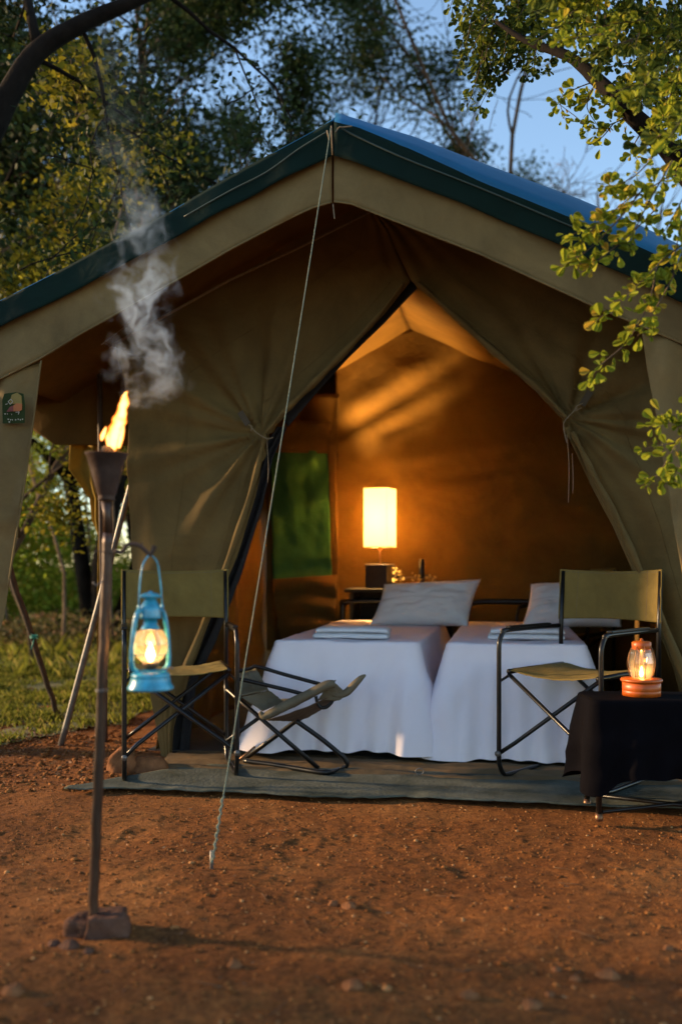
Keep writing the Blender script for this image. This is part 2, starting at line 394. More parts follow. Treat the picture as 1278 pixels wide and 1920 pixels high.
cx = V[Fq].mean(1); Fq = Fq[lawn_mask(cx[:, 0], cx[:, 1]) > 0]
M_LAWN, t, p, out = newmat('lawn_soil'); tc = t.nodes.new('ShaderNodeTexCoord')
a = _ramp(_n(3.0, 8, 0.6, 0.7).outputs[0], [(0.32, (0.20, 0.11, 0.05)), (0.46, (0.13, 0.12, 0.035)), (0.7, (0.11, 0.13, 0.03))])
b = _ramp(_n(45, 6).outputs[0], [(0.3, (0.5, 0.5, 0.5)), (0.7, (1.2, 1.2, 1.2))])
t.links.new(_mix(a.outputs[0], b.outputs[0], 0.9, 'MULTIPLY'), p.inputs['Base Color']); p.inputs['Roughness'].default_value = 0.95
tag(link('lawn', npmesh('lawn', V, Fq), M_LAWN), kind='structure')

def leaf_cloud(C, size, rng, flat=0.0, aspect=0.5, face=None, six=False, droop=0.0):
    """n separate leaves: diamond quads or rounded six-sided ones"""
    n = len(C); d = rng.normal(size=(n, 3)); d[:, 2] = d[:, 2] * (1 - flat) - droop; d /= np.linalg.norm(d, axis=1, keepdims=True)
    u = rng.normal(size=(n, 3))
    if face is not None: u = u * 0.8 + np.cross(d, np.array(face)) * 1.2
    w_ = np.cross(d, u); w_ /= np.linalg.norm(w_, axis=1, keepdims=True) + 1e-9
    s = (size if np.ndim(size) else np.full(n, size)) * rng.uniform(0.65, 1.25, n); s = s[:, None]
    if six:
        P = [C, C + d * s * 0.35 + w_ * s * aspect * 0.62, C + d * s * 0.8 + w_ * s * aspect * 0.8, C + d * s * 1.02, C + d * s * 0.8 - w_ * s * aspect * 0.8, C + d * s * 0.35 - w_ * s * aspect * 0.62]
    else:
        P = [C, C + d * s * 0.55 + w_ * s * aspect * 0.5, C + d * s, C + d * s * 0.55 - w_ * s * aspect * 0.5]
    k = len(P); V = np.stack(P, 1).reshape(-1, 3); Fq = np.arange(n * k).reshape(n, k)
    return V, Fq
nr = np.random.default_rng(5)
# grass blades
def blades(n, xr, yr, h0, h1, dens=1.0):
    x = nr.uniform(*xr, n); y = nr.uniform(*yr, n); mk = lawn_mask(x, y); clump = vnoise(x, y, 3.5, 21) + 0.6 * vnoise(x, y, 9, 22)
    k = (mk > 0) & (clump + nr.normal(size=n) * 0.18 > -0.12 * dens); x, y, clump = x[k], y[k], clump[k]; n = len(x)
    h = nr.uniform(h0, h1, n) * (1 + 1.2 * np.clip(clump, 0, 1)); a = nr.uniform(0, 6.28, n); lean = nr.uniform(0.1, 0.9, n) * h
    z = height(x, y); wd = 0.0035 + h * 0.03
    B = np.stack([x, y, z], 1); ca, sa = np.cos(a), np.sin(a); side = np.stack([-sa, ca, 0 * a], 1) * wd[:, None]
    mid = B + np.stack([ca * lean * 0.35, sa * lean * 0.35, h * 0.6], 1); tip = B + np.stack([ca * lean, sa * lean, h], 1)
    V = np.stack([B - side, B + side, mid + side * 0.7, tip, mid - side * 0.7], 1).reshape(-1, 3)
    return V, np.arange(n * 5).reshape(n, 5)
V1, F1 = blades(60000, (-4.2, -1.0), (4.7, 9), 0.018, 0.05)
V2, F2 = blades(60000, (-9, 6), (8, 20), 0.04, 0.13)
V = np.concatenate([V1, V2]); Fq = np.concatenate([F1, F2 + len(V1)])
tag(link('grass', npmesh('grass', V, Fq), L_GRASS, smooth=False), 'short dry green grass covering the lawn left of and behind the tent', 'grass', kind='stuff')
# leaf litter and clods where the grass thins out
def ico(sub=1):
    b = bmesh.new(); bmesh.ops.create_icosphere(b, subdivisions=sub, radius=1)
    V = np.array([v.co[:] for v in b.verts]); Fq = np.array([[v.index for v in f.verts] for f in b.faces]); b.free(); return V, Fq
IV, IF = ico(1)
def clods(n, xr, yr, s0, s1, fil=None, power=2.5):
    x = nr.uniform(*xr, n); y = nr.uniform(*yr, n)
    if fil is not None: k = fil(x, y); x, y = x[k], y[k]; n = len(x)
    s = s0 + (s1 - s0) * nr.uniform(0, 1, n) ** power
    z = height(x, y) + s * 0.15
    sh = nr.uniform(0.65, 1.35, (n, 1, 3)) * np.array([1, 1, 0.6]); jit = 1 + nr.uniform(-0.28, 0.28, (n, len(IV), 1))
    a = nr.uniform(0, 6.28, n); c_, s_ = np.cos(a)[:, None], np.sin(a)[:, None]
    P = IV[None] * sh * jit * s[:, None, None]
    P = np.stack([P[..., 0] * c_ - P[..., 1] * s_, P[..., 0] * s_ + P[..., 1] * c_, P[..., 2]], -1) + np.stack([x, y, z], 1)[:, None]
    return P.reshape(-1, 3), (IF[None] + (np.arange(n) * len(IV))[:, None, None]).reshape(-1, 3)
def nomat(x, y):
    dv = (x - OX) * ST + (y - OY) * CT; return dv < 0.0
V1, F1 = clods(15000, (-1.8, 1.9), (1.8, 4.2), 0.0012, 0.006, nomat)
V2, F2 = clods(500, (-1.8, 1.9), (1.8, 3.6), 0.005, 0.011, nomat)
V3, F3 = clods(1800, (-3, -0.9), (4.1, 5.4), 0.004, 0.018, lambda x, y: x < -0.95)
V = np.concatenate([V1, V2, V3]); Fq = np.concatenate([F1, F2 + len(V1), F3 + len(V1) + len(V2)])
M_CLOD = leafmat('clods', (0.12, 0.042, 0.011), (0.28, 0.115, 0.034), (0.40, 0.21, 0.085), trans=0.0, rough=0.95)
tag(link('gravel', npmesh('gravel', V, Fq), M_CLOD, smooth=False), 'small clods and grit scattered over the red earth', 'gravel', kind='stuff')
n = 420; x = nr.uniform(-1.6, 1.8, n); y = nr.uniform(1.9, 3.9, n); k = nomat(x, y); x, y = x[k], y[k]
VA, FA = leaf_cloud(np.stack([x, y, height(x, y) + 0.006], 1), 0.016, nr, flat=0.85, aspect=0.35)
n = 2600; x = nr.uniform(-3.4, -0.85, n); y = nr.uniform(4.2, 6.0, n); k = (x < -1.0 - (y - 4.2) * 0.1); x, y = x[k], y[k]
V, Fq = leaf_cloud(np.stack([x, y, height(x, y) + 0.012], 1), 0.024, nr, flat=0.8, aspect=0.5); Fq = np.concatenate([Fq, FA + len(V)]); V = np.concatenate([V, VA])
tag(link('leaf_litter', npmesh('leaf_litter', V, Fq), leafmat('litter', (0.07, 0.028, 0.012), (0.20, 0.09, 0.04), (0.32, 0.18, 0.09), trans=0.1), smooth=False), 'dry brown leaves lying where the grass meets the earth', 'leaf litter', kind='stuff')

bm = NB()
for k in range(70):
    x0 = nr.uniform(-1.6, 1.6); y0 = nr.uniform(1.95, 3.7); a = nr.uniform(0, 6.28); L_ = nr.uniform(0.02, 0.09); P_ = []
    for i in range(4):
        xx = x0 + math.cos(a) * L_ * i / 3 + nr.normal() * 0.002; yy = y0 + math.sin(a) * L_ * i / 3 + nr.normal() * 0.002; P_.append((xx, yy, zat(xx, yy) + 0.003))
    tube(bm, P_, [0.0016, 0.0013, 0.001, 0.0006], 5)
tag(obj('fallen_twigs', bm, mat('twig_dry', (0.12, 0.07, 0.04), rough=0.9, spec=0.1, var=0.5)), 'thin dry twigs fallen on the red earth', 'twigs', kind='stuff')
def rock(name, label, c, s, seed, m=M_STONE, group=None, sink=0.3, parent=None, world=False):
    bm = NB(); bmesh.ops.create_icosphere(bm, subdivisions=4, radius=1)
    for v in bm.verts:
        q = v.co.copy(); f = 1 + 0.28 * mn.noise(q * 1.1 + Vector((seed, 0, 0))) + 0.10 * mn.noise(q * 3 + Vector((seed, 3, 0)))
        qq = q * f
        for pl in range(3):
            d = Vector((math.cos(seed * 2 + pl * 2.1), math.sin(seed * 2 + pl * 2.1), 0.4)).normalized(); e = qq.dot(d)
            if e > 0.72: qq -= d * (e - 0.72) * 0.8
        v.co = Vector((qq.x * s[0], qq.y * s[1], qq.z * s[2]))
    z = zat(c[0], c[1]) if len(c) == 2 else c[2]
    if parent is None:
        o = obj(name, bm, m); o.location = (c[0], c[1], z + s[2] * (1 - sink * 2) * 0.8)
        tag(o, label, 'stone', group)
    else:
        bmesh.ops.translate(bm, vec=Vector((c[0], c[1], z)), verts=bm.verts); o = obj(name, bm, m, parent, world)
    return o
stones = [(655, 1690, .024, .55, 'rounded brown stone, larger of a touching pair in mid foreground'), (624, 1684, .015, .7, 'small stone just left of the rounded brown stone'),
          (1140, 1818, .028, .45, 'flat pale brown stone near the bottom right corner'), (1043, 1806, .012, .8, 'ochre pebble left of the flat pale stone'),
          (1078, 1826, .014, .6, 'yellowish chip of stone below the flat pale stone'), (1030, 1853, .012, .6, 'orange pebble above the bottom edge stones'),
          (1048, 1808, .009, .8, None), (997, 1878, .024, .5, 'brown stone closest to the bottom edge, right of centre'),
          (878, 1860, .022, .65, 'dark round stone low in the foreground right of centre'), (662, 1846, .026, .5, 'low brown stone at the bottom centre'),
          (440, 1808, .018, .7, 'dark lump of stone right of the torch foot'), (25, 1860, .028, .55, 'half buried stone at the bottom left edge'),
          (1252, 1770, .014, .6, 'small stone near the right edge of the foreground')]
for i, (px, py, s, fl, lab) in enumerate(stones):
    if lab is None: continue
    g = G(px, py); rock('stone', lab, (g.x, g.y), (s, s * 0.8, s * fl), i * 3.7 + 1, group='loose stones on the red earth')
g = G(232, 1442); rock('boulder', 'sunlit orange brown boulder behind the left chair legs', (g.x, g.y), (.085, .07, .075), 5.5, group='boulders by the tent corner')
g = G(285, 1442); rock('boulder', 'darker boulder tucked against the tent corner', (g.x, g.y), (.10, .07, .055), 9.5, group='boulders by the tent corner')

# ------------------------------------------------------------------ tent
tent = thing('safari_tent', 'large khaki canvas safari tent with dark green edged fly sheet and open front', 'tent', tl(0, 1.5, 0))
def pl(*a): return a
# outlines measured on the front plane
TOPL = [(622, 226), (500, 292), (400, 348), (300, 407), (150, 487), (0, 563), (-220, 678)]
TOPR = [(626, 228), (670, 238), (760, 275), (900, 340), (1080, 412), (1278, 500), (1460, 585)]
G_BL = [(622, 290), (500, 352), (400, 405), (300, 462), (150, 540), (0, 612), (-220, 722)]
G_BR = [(626, 290), (700, 318), (860, 378), (1060, 464), (1278, 566), (1460, 655)]
K_BL = [(622, 380), (585, 391), (540, 412), (430, 470), (300, 545), (150, 628), (75, 674), (0, 712), (-220, 835)]
K_BR = [(626, 379), (660, 384), (700, 400), (900, 478), (1119, 578), (1200, 612), (1278, 645), (1460, 730)]
def band(name, A, B, v, m, amp=0.006, hang=0.0):
    bm = NB()
    def f(s, t):
        a = resample(A, s); b = resample(B, s)
        px = a[0] + (b[0] - a[0]) * t; py = a[1] + (b[1] - a[1]) * t
        return T(px, py, v) + VN * (amp * fbm(px / 160, py / 160, 3.3 + v) + hang * t + amp * 0.7 * math.sin(px / 37 + 2 * math.sin(px / 90)) * t)
    grid(bm, f, 110, 10)
    o = obj(name, bm, m, tent, True); md = o.modifiers.new('solid', 'SOLIDIFY'); md.thickness = 0.003
    return o
b1 = band('fly_border', TOPL, G_BL, 0.0, M_GREENV, 0.010); b2 = band('fly_border', TOPR, G_BR, 0.0, M_GREENV, 0.010)
b1['label'] = 'dark green border of the fly sheet, left slope'; b2['label'] = 'dark green border of the fly sheet, right slope'
G_BL2 = [(x, y - 14) for x, y in G_BL]; G_BR2 = [(x, y - 14) for x, y in G_BR]
band('awning_valance', G_BL2, K_BL, 0.035, M_KHAKI, 0.010); band('awning_valance', G_BR2, K_BR, 0.035, M_KHAKI, 0.010)
# hem seams on the valance and the fly border
for nm, A, v, m, dy in (('hem', K_BL, 0.028, M_KHAKI, -6), ('hem', K_BR, 0.028, M_KHAKI, -6)):
    bm = NB(); tube(bm, [T(resample(A, k / 80)[0], resample(A, k / 80)[1] + dy * 0.3, v) for k in range(81)], 0.0045, 6); obj(nm, bm, m, tent, True)
for A in ([(500, 350), (560, 318), (608, 246)], ):
    pass
bm = NB(); tube(bm, smooth_path([T(345, 392 + 14, -0.012), T(430, 358, -0.012), T(500, 322, -0.012), T(560, 279, -0.012), T(614, 246, -0.02)]), 0.0035, 6); obj('seam', bm, mat('seam_green', (0.03, 0.05, 0.04)), tent, True)
bm = NB(); tube(bm, smooth_path([T(640, 240, -0.02), T(670, 256, -0.012), T(760, 297, -0.012), T(900, 352, -0.012), T(1080, 428, -0.012)]), 0.0035, 6); obj('seam', bm, bpy.data.materials['seam_green'], tent, True)
# ridge end: webbing strap, ring and lashing
bm = NB(); tube(bm, [T(621, 236, -0.02), T(622, 262, -0.022), T(623, 290, -0.02)], 0.006, 8, flat=0.5); tube(bm, [T(613, 244, -0.03), T(617, 262, -0.03)], 0.0035, 6); tube(bm, smooth_path([T(628, 248, -0.03), T(636, 238, -0.03), T(642, 238, -0.03), T(660, 236, -0.03)]), 0.003, 6)
obj('ridge_strap', bm, M_ROPEW, tent, True)
bm = NB(); tube(bm, smooth_path([T(624, 382, 0.02), T(625, 392, 0.02), T(627, 410, 0.02)]), 0.003, 6); obj('cord', bm, M_ROPEW, tent, True)

# fly sheet: two blue slopes running back over the tent, the right one billowing above its front edge
BLU = [(628, 228), (640, 231), (700, 250), (780, 272), (900, 316), (1080, 380), (1180, 421), (1278, 468), (1460, 550)]
def fly_right(s, t):
    f0 = resample(TOPR, s); u0, z0 = UZ(f0[0], f0[1], 0)
    # billowed line 0.45 m behind the front edge
    x = f0[0] + 6; y = byX(BLU, x); u1, z1 = UZ(x, y, 0.45)
    if t < 0.12: k = t / 0.12; kk = math.sin(k * math.pi / 2); return tl(u0 + (u1 - u0) * k, 0.45 * k, z0 + (z1 - z0) * kk)
    k = (t - 0.12) / 0.88; return tl(u0 + (u1 - u0), 0.45 + 3.5 * k, z1 - 0.05 * math.sin(k * 9.4) ** 2 - 0.02 * k)
def byX(pts, x):
    for i in range(1, len(pts)):
        if x <= pts[i][0] or i == len(pts) - 1:
            k = (x - pts[i - 1][0]) / (pts[i][0] - pts[i - 1][0]); return pts[i - 1][1] + (pts[i][1] - pts[i - 1][1]) * k
bm = NB(); grid(bm, fly_right, 60, 40); o = obj('fly_sheet', bm, M_BLUE, tent, True); o.modifiers.new('s', 'SOLIDIFY').thickness = 0.003
o['label'] = 'blue right slope of the fly sheet'
zr = UZ(630, 229, 0.45)[1]
def fly_left(s, t):
    f0 = resample(TOPL, s); u0, z0 = UZ(f0[0], f0[1], 0)
    rise = max(0, (zr - UZ(622, 226, 0)[1])) * max(0, 1 - s * 3.0) ** 1.5
    k = min(1, t / 0.12)
    return tl(u0, 4.0 * t if t > 0.12 else 0.48 * k, z0 + rise * math.sin(k * math.pi / 2) - 0.02 * t)
bm = NB(); grid(bm, fly_left, 60, 40); o = obj('fly_sheet', bm, M_BLUE, tent, True); o.modifiers.new('s', 'SOLIDIFY').thickness = 0.003
o['label'] = 'shaded left slope of the fly sheet'

# awning lining / inner roof
ulw, zlw = UZ(200, 652, 0.72); urf, zrf = UZ(1278, 566, 0.035)
PROF_L = [UZ(672, 386, 0.72), UZ(430, 520, 0.72), UZ(200, 652, 0.72), UZ(60, 735, 0.72)]
def roofL(s, t):
    f0 = resample(G_BL2, s * 0.92); a = UZ(f0[0], f0[1], 0.036)
    b = resample(PROF_L, s)
    if t < 0.2: k = t / 0.2; return tl(a[0] + (b[0] - a[0]) * k, 0.04 + (0.72 - 0.04) * k, a[1] + (b[1] - a[1]) * k - 0.015 * math.sin(k * math.pi))
    k = (t - 0.2) / 0.8; v = 0.72 + 2.93 * k
    return tl(b[0], v, b[1] - 0.035 * math.sin(min(1, s * 1.2) * math.pi) * abs(math.sin(k * 3 * math.pi)) - 0.012 * fbm(s * 5, v * 2, 1))
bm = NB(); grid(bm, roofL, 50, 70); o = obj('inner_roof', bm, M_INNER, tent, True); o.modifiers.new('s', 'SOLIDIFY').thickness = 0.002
ridge = PROF_L[0]
def roofR(s, t):
    f0 = resample(G_BR2, s); a = UZ(f0[0], f0[1], 0.036)
    b = (ridge[0] + (1.62 - ridge[0]) * s, ridge[1] + (2.0 - ridge[1]) * s)
    if t < 0.2: k = t / 0.2; return tl(a[0] + (b[0] - a[0]) * k, 0.04 + 0.68 * k, a[1] + (b[1] - a[1]) * k)
    k = (t - 0.2) / 0.8; v = 0.72 + 2.93 * k
    return tl(b[0], v, b[1] - 0.035 * math.sin(s * math.pi) * abs(math.sin(k * 3 * math.pi)) - 0.012 * fbm(s * 5, v * 2, 7))
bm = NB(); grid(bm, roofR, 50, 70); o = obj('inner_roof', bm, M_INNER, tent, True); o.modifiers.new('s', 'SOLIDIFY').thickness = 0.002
# awning spreader pole under the left slope and its cord
bm = NB(); tube(bm, [T(700, 393, 0.60), T(560, 464, 0.62), T(430, 525, 0.64), T(340, 575, 0.66), T(205, 650, 0.68)], 0.007, 8); obj('awning_pole', bm, M_ROPEW, tent, True)
bm = NB(); tube(bm, [W(186, 640, 5.15), W(189, 900, 5.2), W(197, 1392, 5.25)], 0.015, 8); obj('awning_pole', bm, M_DARKSTICK, tent, True)
bm = NB(); tube(bm, [T(198, 645, 0.6), T(240, 662, 0.6), T(285, 674, 0.6)], 0.0025, 6); tube(bm, [T(190, 646, 0.55), T(250, 600, 0.5)], 0.0025, 6); obj('cord', bm, M_ROPEW, tent, True)

# front wall: two flaps tied back
TIE_L = (488, 814); TIE_R = (1066, 784)
def radial(cx_, cy_, px, py, ph, N=(9, 17, 26), reach=260.0):
    a = math.atan2(py - cy_, px - cx_); r = math.hypot(px - cx_, py - cy_)
    w0 = (1 - math.exp(-r / 22.0)) * math.exp(-r / reach)
    s = 0.55 * math.sin(a * N[0] + ph) + 0.3 * math.sin(a * N[1] + ph * 2.3) + 0.22 * math.sin(a * N[2] + ph * 1.7)
    return w0 * s
def dispL(px, py, s, t):
    d = 0.050 * radial(*TIE_L, px, py, 0.6) + 0.018 * fbm(px / 200, py / 260, 1.1, 1, 4)
    if py > 860: d += 0.022 * math.sin((px - (240 + (py - 860) * 0.15)) / 17.0 + 1.3 * math.sin(py / 160)) * min(1, (py - 860) / 300)
    # folds running up from the tie along the door edge
    e = (1 - s); d += 0.016 * math.sin(e * 26 + py / 90) * math.exp(-e * 4) * (1 if py < 800 else 0.6)
    return d
LL = [(672, 384), (560, 446), (430, 517), (300, 594), (215, 640), (238, 700), (240, 830), (240, 940), (245, 1060), (262, 1170), (280, 1290), (296, 1380), (305, 1442)]
LR = [(700, 392), (735, 440), (768, 528), (720, 590), (650, 665), (590, 725), (540, 775), (500, 818), (497, 860), (470, 950), (428, 1080), (380, 1200), (345, 1280), (325, 1370), (322, 1442)]
# pair the outlines row by row so the tie stays pinched
LLp = [(672, 384), (640, 402), (600, 424), (520, 467), (430, 517), (340, 568), (215, 640), (238, 740), (240, 830), (240, 910), (244, 1030), (258, 1150), (275, 1260), (292, 1360), (305, 1442)]
LRp = [(700, 392), (735, 440), (768, 528), (720, 590), (650, 665), (590, 725), (540, 775), (506, 815), (499, 850), (478, 930), (440, 1045), (395, 1165), (356, 1260), (330, 1360), (322, 1442)]
def pair_loft(name, A, B, v, m, disp, nu=90, sub_=9, parent=tent, thick=0.002):
    bm = NB(); rows = []
    for i in range(len(A) - 1):
        for k in range(sub_):
            q = k / sub_; rows.append((tuple(A[i][j] + (A[i + 1][j] - A[i][j]) * q for j in (0, 1)), tuple(B[i][j] + (B[i + 1][j] - B[i][j]) * q for j in (0, 1))))
    rows.append((A[-1], B[-1])); n = len(rows)
    def f(s, t):
        a, b = rows[int(round(t * (n - 1)))]; px = a[0] + (b[0] - a[0]) * s; py = a[1] + (b[1] - a[1]) * s
        return T(px, py, v) + VN * disp(px, py, s, t)
    grid(bm, f, nu, n); o = obj(name, bm, m, parent, True)
    if thick: o.modifiers.new('s', 'SOLIDIFY').thickness = thick
    return o
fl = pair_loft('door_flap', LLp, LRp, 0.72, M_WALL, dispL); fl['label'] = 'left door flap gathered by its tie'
def dispR(px, py, s, t):
    d = 0.045 * radial(*TIE_R, px, py, 2.1, (8, 15, 27), 240) + 0.02 * fbm(px / 210, py / 260, 8.1, 1, 4)
    if py > 800: d += 0.03 * math.sin((px - (py - 800) * 0.42) / 26.0 + 1.1) * min(1, (py - 800) / 150) * math.exp(-s * 1.2)
    d += 0.014 * math.sin(s * 24 + py / 80) * math.exp(-s * 4)
    return d
RL = [(690, 388), (722, 428), (772, 528), (840, 590), (920, 662), (1000, 730), (1052, 784), (1060, 810), (1080, 850), (1108, 905), (1150, 985), (1182, 1060), (1222, 1150), (1262, 1250), (1290, 1350), (1300, 1442)]
RR = [(720, 396), (850, 452), (1010, 520), (1200, 605), (1400, 700), (1400, 740), (1400, 790), (1400, 830), (1400, 870), (1400, 920), (1400, 990), (1400, 1060), (1400, 1150), (1400, 1250), (1400, 1350), (1400, 1442)]
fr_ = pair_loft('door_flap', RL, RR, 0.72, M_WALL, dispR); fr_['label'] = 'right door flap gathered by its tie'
def seam_on(A, B, v, disp, sc_, t0, t1):
    bm = NB(); P_ = []
    for k in range(90):
        q = (t0 + (t1 - t0) * k / 89) * (len(A) - 1); i = min(int(q), len(A) - 2); q -= i
        a = [A[i][j] + (A[i + 1][j] - A[i][j]) * q for j in (0, 1)]; b = [B[i][j] + (B[i + 1][j] - B[i][j]) * q for j in (0, 1)]
        px = a[0] + (b[0] - a[0]) * sc_; py = a[1] + (b[1] - a[1]) * sc_; P_.append(T(px, py, v) + VN * (disp(px, py, sc_, 0) + 0.002))
    tube(bm, P_, 0.0028, 6, flat=0.6); obj('seam', bm, M_WALL, tent, True)
seam_on(LLp, LRp, 0.72, dispL, 0.42, 0.05, 0.97); seam_on(LLp, LRp, 0.72, dispL, 0.86, 0.16, 0.97); seam_on(RL, RR, 0.72, dispR, 0.34, 0.12, 0.97); seam_on(RL, RR, 0.72, dispR, 0.07, 0.12, 0.97)
# rolled hems along the opening
def hem_path(P, v=0.69): return [T(x, y, v) for x, y in P]
for P_, lab in (([p for p in LRp[2:8]], 'l'), ([p for p in RL[2:7]], 'r')):
    bm = NB(); pp = smooth_path(hem_path([(x + (-12 if lab == 'l' else 12), y + 2) for x, y in P_]), 8); tube(bm, pp, [0.012 + 0.016 * math.sin(math.pi * min(1, i / len(pp) * 1.1)) + 0.004 * math.sin(i * 0.9) for i in range(len(pp))], 10, flat=0.6)
    obj('rolled_hem', bm, M_WALL, tent, True)
for P_, lab in (([p for p in LRp[7:13]], 'l'), ([p for p in RL[7:15]], 'r')):
    bm = NB(); pp = smooth_path(hem_path([(x + (-10 if lab == 'l' else 12), y) for x, y in P_]), 8); tube(bm, pp, [0.020 + 0.020 * (i / len(pp)) + 0.004 * math.sin(i * 0.7) for i in range(len(pp))], 10, flat=0.55)
    obj('rolled_hem', bm, M_WALL, tent, True)
# black inner net gathered behind the left flap
pair_loft('mosquito_net', [(520, 800), (488, 850), (455, 950), (410, 1070), (350, 1200), (320, 1290), (310, 1440)], [(540, 800), (512, 860), (492, 950), (452, 1075), (404, 1200), (366, 1280), (350, 1440)], 0.80, M_NET, lambda px, py, s, t: 0.015 * math.sin(s * 14 + t * 4), 24, 6)
pair_loft('mosquito_net', [(770, 524), (700, 588), (640, 650), (580, 712), (520, 770)], [(782, 540), (722, 604), (652, 672), (592, 738), (540, 800)], 0.78, M_NET, lambda px, py, s, t: 0.0, 6, 6)
# ties: strap on the wall, cord, loop ends
def tie(strap, cord, hang):
    bm = NB(); (x0, y0), (x1, y1) = strap; a = T(x0, y0, 0.655); b = T(x1, y1, 0.65); d = (b - a).normalized(); s = VN.cross(d).normalized() * 0.015; n_ = VN * 0.004
    vs = [bm.verts.new(q) for q in (a - s, a + s, b + s, b - s, a - s + n_, a + s + n_, b + s + n_, b - s + n_)]
    for f in ((0, 1, 2, 3), (4, 5, 6, 7), (0, 1, 5, 4), (1, 2, 6, 5), (2, 3, 7, 6), (3, 0, 4, 7)): bm.faces.new([vs[i] for i in f])
    st = obj('tie_strap', bm, canvas('strap', (0.10, 0.08, 0.055), 0), tent, True, smooth=False)
    bm = NB()
    for c in cord: tube(bm, smooth_path([T(x, y, 0.63) for x, y in c]), 0.0028, 6)
    for c in hang: tube(bm, smooth_path([T(x, y, 0.65) for x, y in c]), 0.0019, 6)
    me = obj('tie_cord', bm, M_ROPEW, st, False); me.data.transform(PM[tent].inverted())
tie(((450, 772), (465, 796)), [[(466, 796), (472, 800), (470, 808)], [(470, 800), (482, 812), (500, 822), (512, 820)]], [[(500, 822), (503, 870), (502, 905)]])
tie(((1106, 734), (1090, 760)), [[(1092, 756), (1080, 762), (1078, 770), (1090, 764)], [(1082, 764), (1070, 776), (1058, 790), (1056, 802), (1062, 830)]], [[(1062, 815), (1066, 870), (1065, 942)], [(1072, 850), (1074, 900), (1073, 925)]])

# hanging corner panels of the awning
def dl(px, py, s, t): return 0.02 * fbm(px / 60, py / 110, 5) + 0.012 * math.sin(px / 14 + py / 110)
pair_loft('awning_leg', [(-120, 765), (-120, 800), (-100, 900), (-70, 1000), (-40, 1100), (-8, 1180)], [(76, 674), (60, 800), (42, 930), (28, 1010), (14, 1100), (-2, 1184)], 0.045, M_KHAKI, dl, 34, 12)
pair_loft('awning_leg', [(1201, 612), (1222, 735), (1240, 850), (1258, 960), (1276, 1060), (1290, 1150)], [(1380, 690), (1380, 760), (1380, 850), (1380, 960), (1380, 1060), (1380, 1150)], 0.045, M_KHAKI, dl, 34, 12)
bm = NB(); tube(bm, smooth_path([T(77, 676, 0.03), T(61, 800, 0.03), T(43, 930, 0.03), T(29, 1010, 0.03), T(15, 1100, 0.03)]), 0.004, 6); obj('hem', bm, M_KHAKI, tent, True)
# shaded side drop of the awning, left of the front wall
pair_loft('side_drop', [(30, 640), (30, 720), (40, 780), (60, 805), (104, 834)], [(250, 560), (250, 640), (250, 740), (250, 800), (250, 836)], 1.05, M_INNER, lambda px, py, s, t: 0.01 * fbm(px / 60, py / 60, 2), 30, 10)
M_OCHRE = canvas('canvas_ochre', (0.42, 0.27, 0.04), trans=0.35)
pair_loft('loose_cloth', [(134, 832), (131, 880), (147, 903), (168, 935), (171, 975), (182, 1005), (186, 1300)], [(196, 832), (196, 880), (196, 905), (196, 935), (196, 975), (196, 1005), (193, 1300)], 1.10, M_OCHRE, lambda px, py, s, t: 0.02 * math.sin(s * 9 + py / 60), 18, 8)

# interior walls
def dist_line(px, py, a, b):
    ax, ay = a; bx, by = b; L2 = (bx - ax) ** 2 + (by - ay) ** 2; k = max(0, min(1, ((px - ax) * (bx - ax) + (py - ay) * (by - ay)) / L2))
    return math.hypot(px - ax - k * (bx - ax), py - ay - k * (by - ay)), k
def dispB(px, py, s, t):
    d = 0.02 * fbm(px / 150, py / 120, 4.4)
    for a, b, w_, h_ in (((632, 812), (900, 655), 16, -0.05), ((660, 770), (890, 630), 26, 0.03), ((640, 850), (900, 735), 24, -0.018), ((720, 812), (960, 700), 9, -0.022), ((800, 900), (1120, 860), 10, -0.015), ((720, 870), (1100, 800), 16, 0.02)):
        q, k = dist_line(px, py, a, b); d += h_ * math.exp(-(q / w_) ** 2) * (0.5 + 0.5 * math.sin(math.pi * min(1, k * 1.2 + 0.1)))
    d += 0.008 * math.sin(py / 21.0 + px / 300) * min(1, max(0, (py - 800) / 100))
    return d
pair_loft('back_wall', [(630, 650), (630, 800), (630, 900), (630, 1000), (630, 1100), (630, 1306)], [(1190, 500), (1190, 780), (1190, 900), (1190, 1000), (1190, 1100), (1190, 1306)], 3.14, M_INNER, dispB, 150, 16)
# gable above the back wall, following the roof
zt = UZ(640, 742, 3.42)
bm = NB(); a_ = [tl(-1.3, 3.34, 1.4), tl(2.1, 3.34, 1.4), tl(2.1, 3.34, 2.0), tl(ridge[0], 3.34, ridge[1] + 0.03), tl(-1.3, 3.34, ridge[1] - 0.6)]
bm.faces.new([bm.verts.new(q) for q in a_]); obj('gable', bm, M_INNER, tent, True)
def wrk(px, py, s, t): return 0.010 * fbm(px / 40, py / 60, 6) + 0.008 * math.sin(px / 9 + py / 70)
pair_loft('rear_panel', [(500, 742), (500, 843), (500, 960), (500, 1090), (500, 1220)], [(636, 738), (630, 843), (634, 960), (634, 1090), (634, 1220)], 3.00, M_INNER, wrk, 40, 12)
pair_loft('window_blind', [(508, 843), (508, 900), (509, 960), (510, 1030), (511, 1090)], [(614, 846), (616, 900), (618, 960), (620, 1030), (622, 1088)], 2.965, M_WINGREEN, lambda px, py, s, t: 0.011 * math.sin(py / 11.0 + px / 60 + 2 * math.sin(py / 60)) + 0.012 * fbm(px / 35, py / 50, 3) , 30, 14)
pair_loft('window_frame', [(614, 826), (616, 900), (619, 960), (623, 1030), (624, 1095)], [(628, 830), (629, 900), (631, 960), (634, 1030), (634, 1095)], 2.95, M_INNER, lambda px, py, s, t: 0.008 * math.sin(py / 30.0), 6, 10)
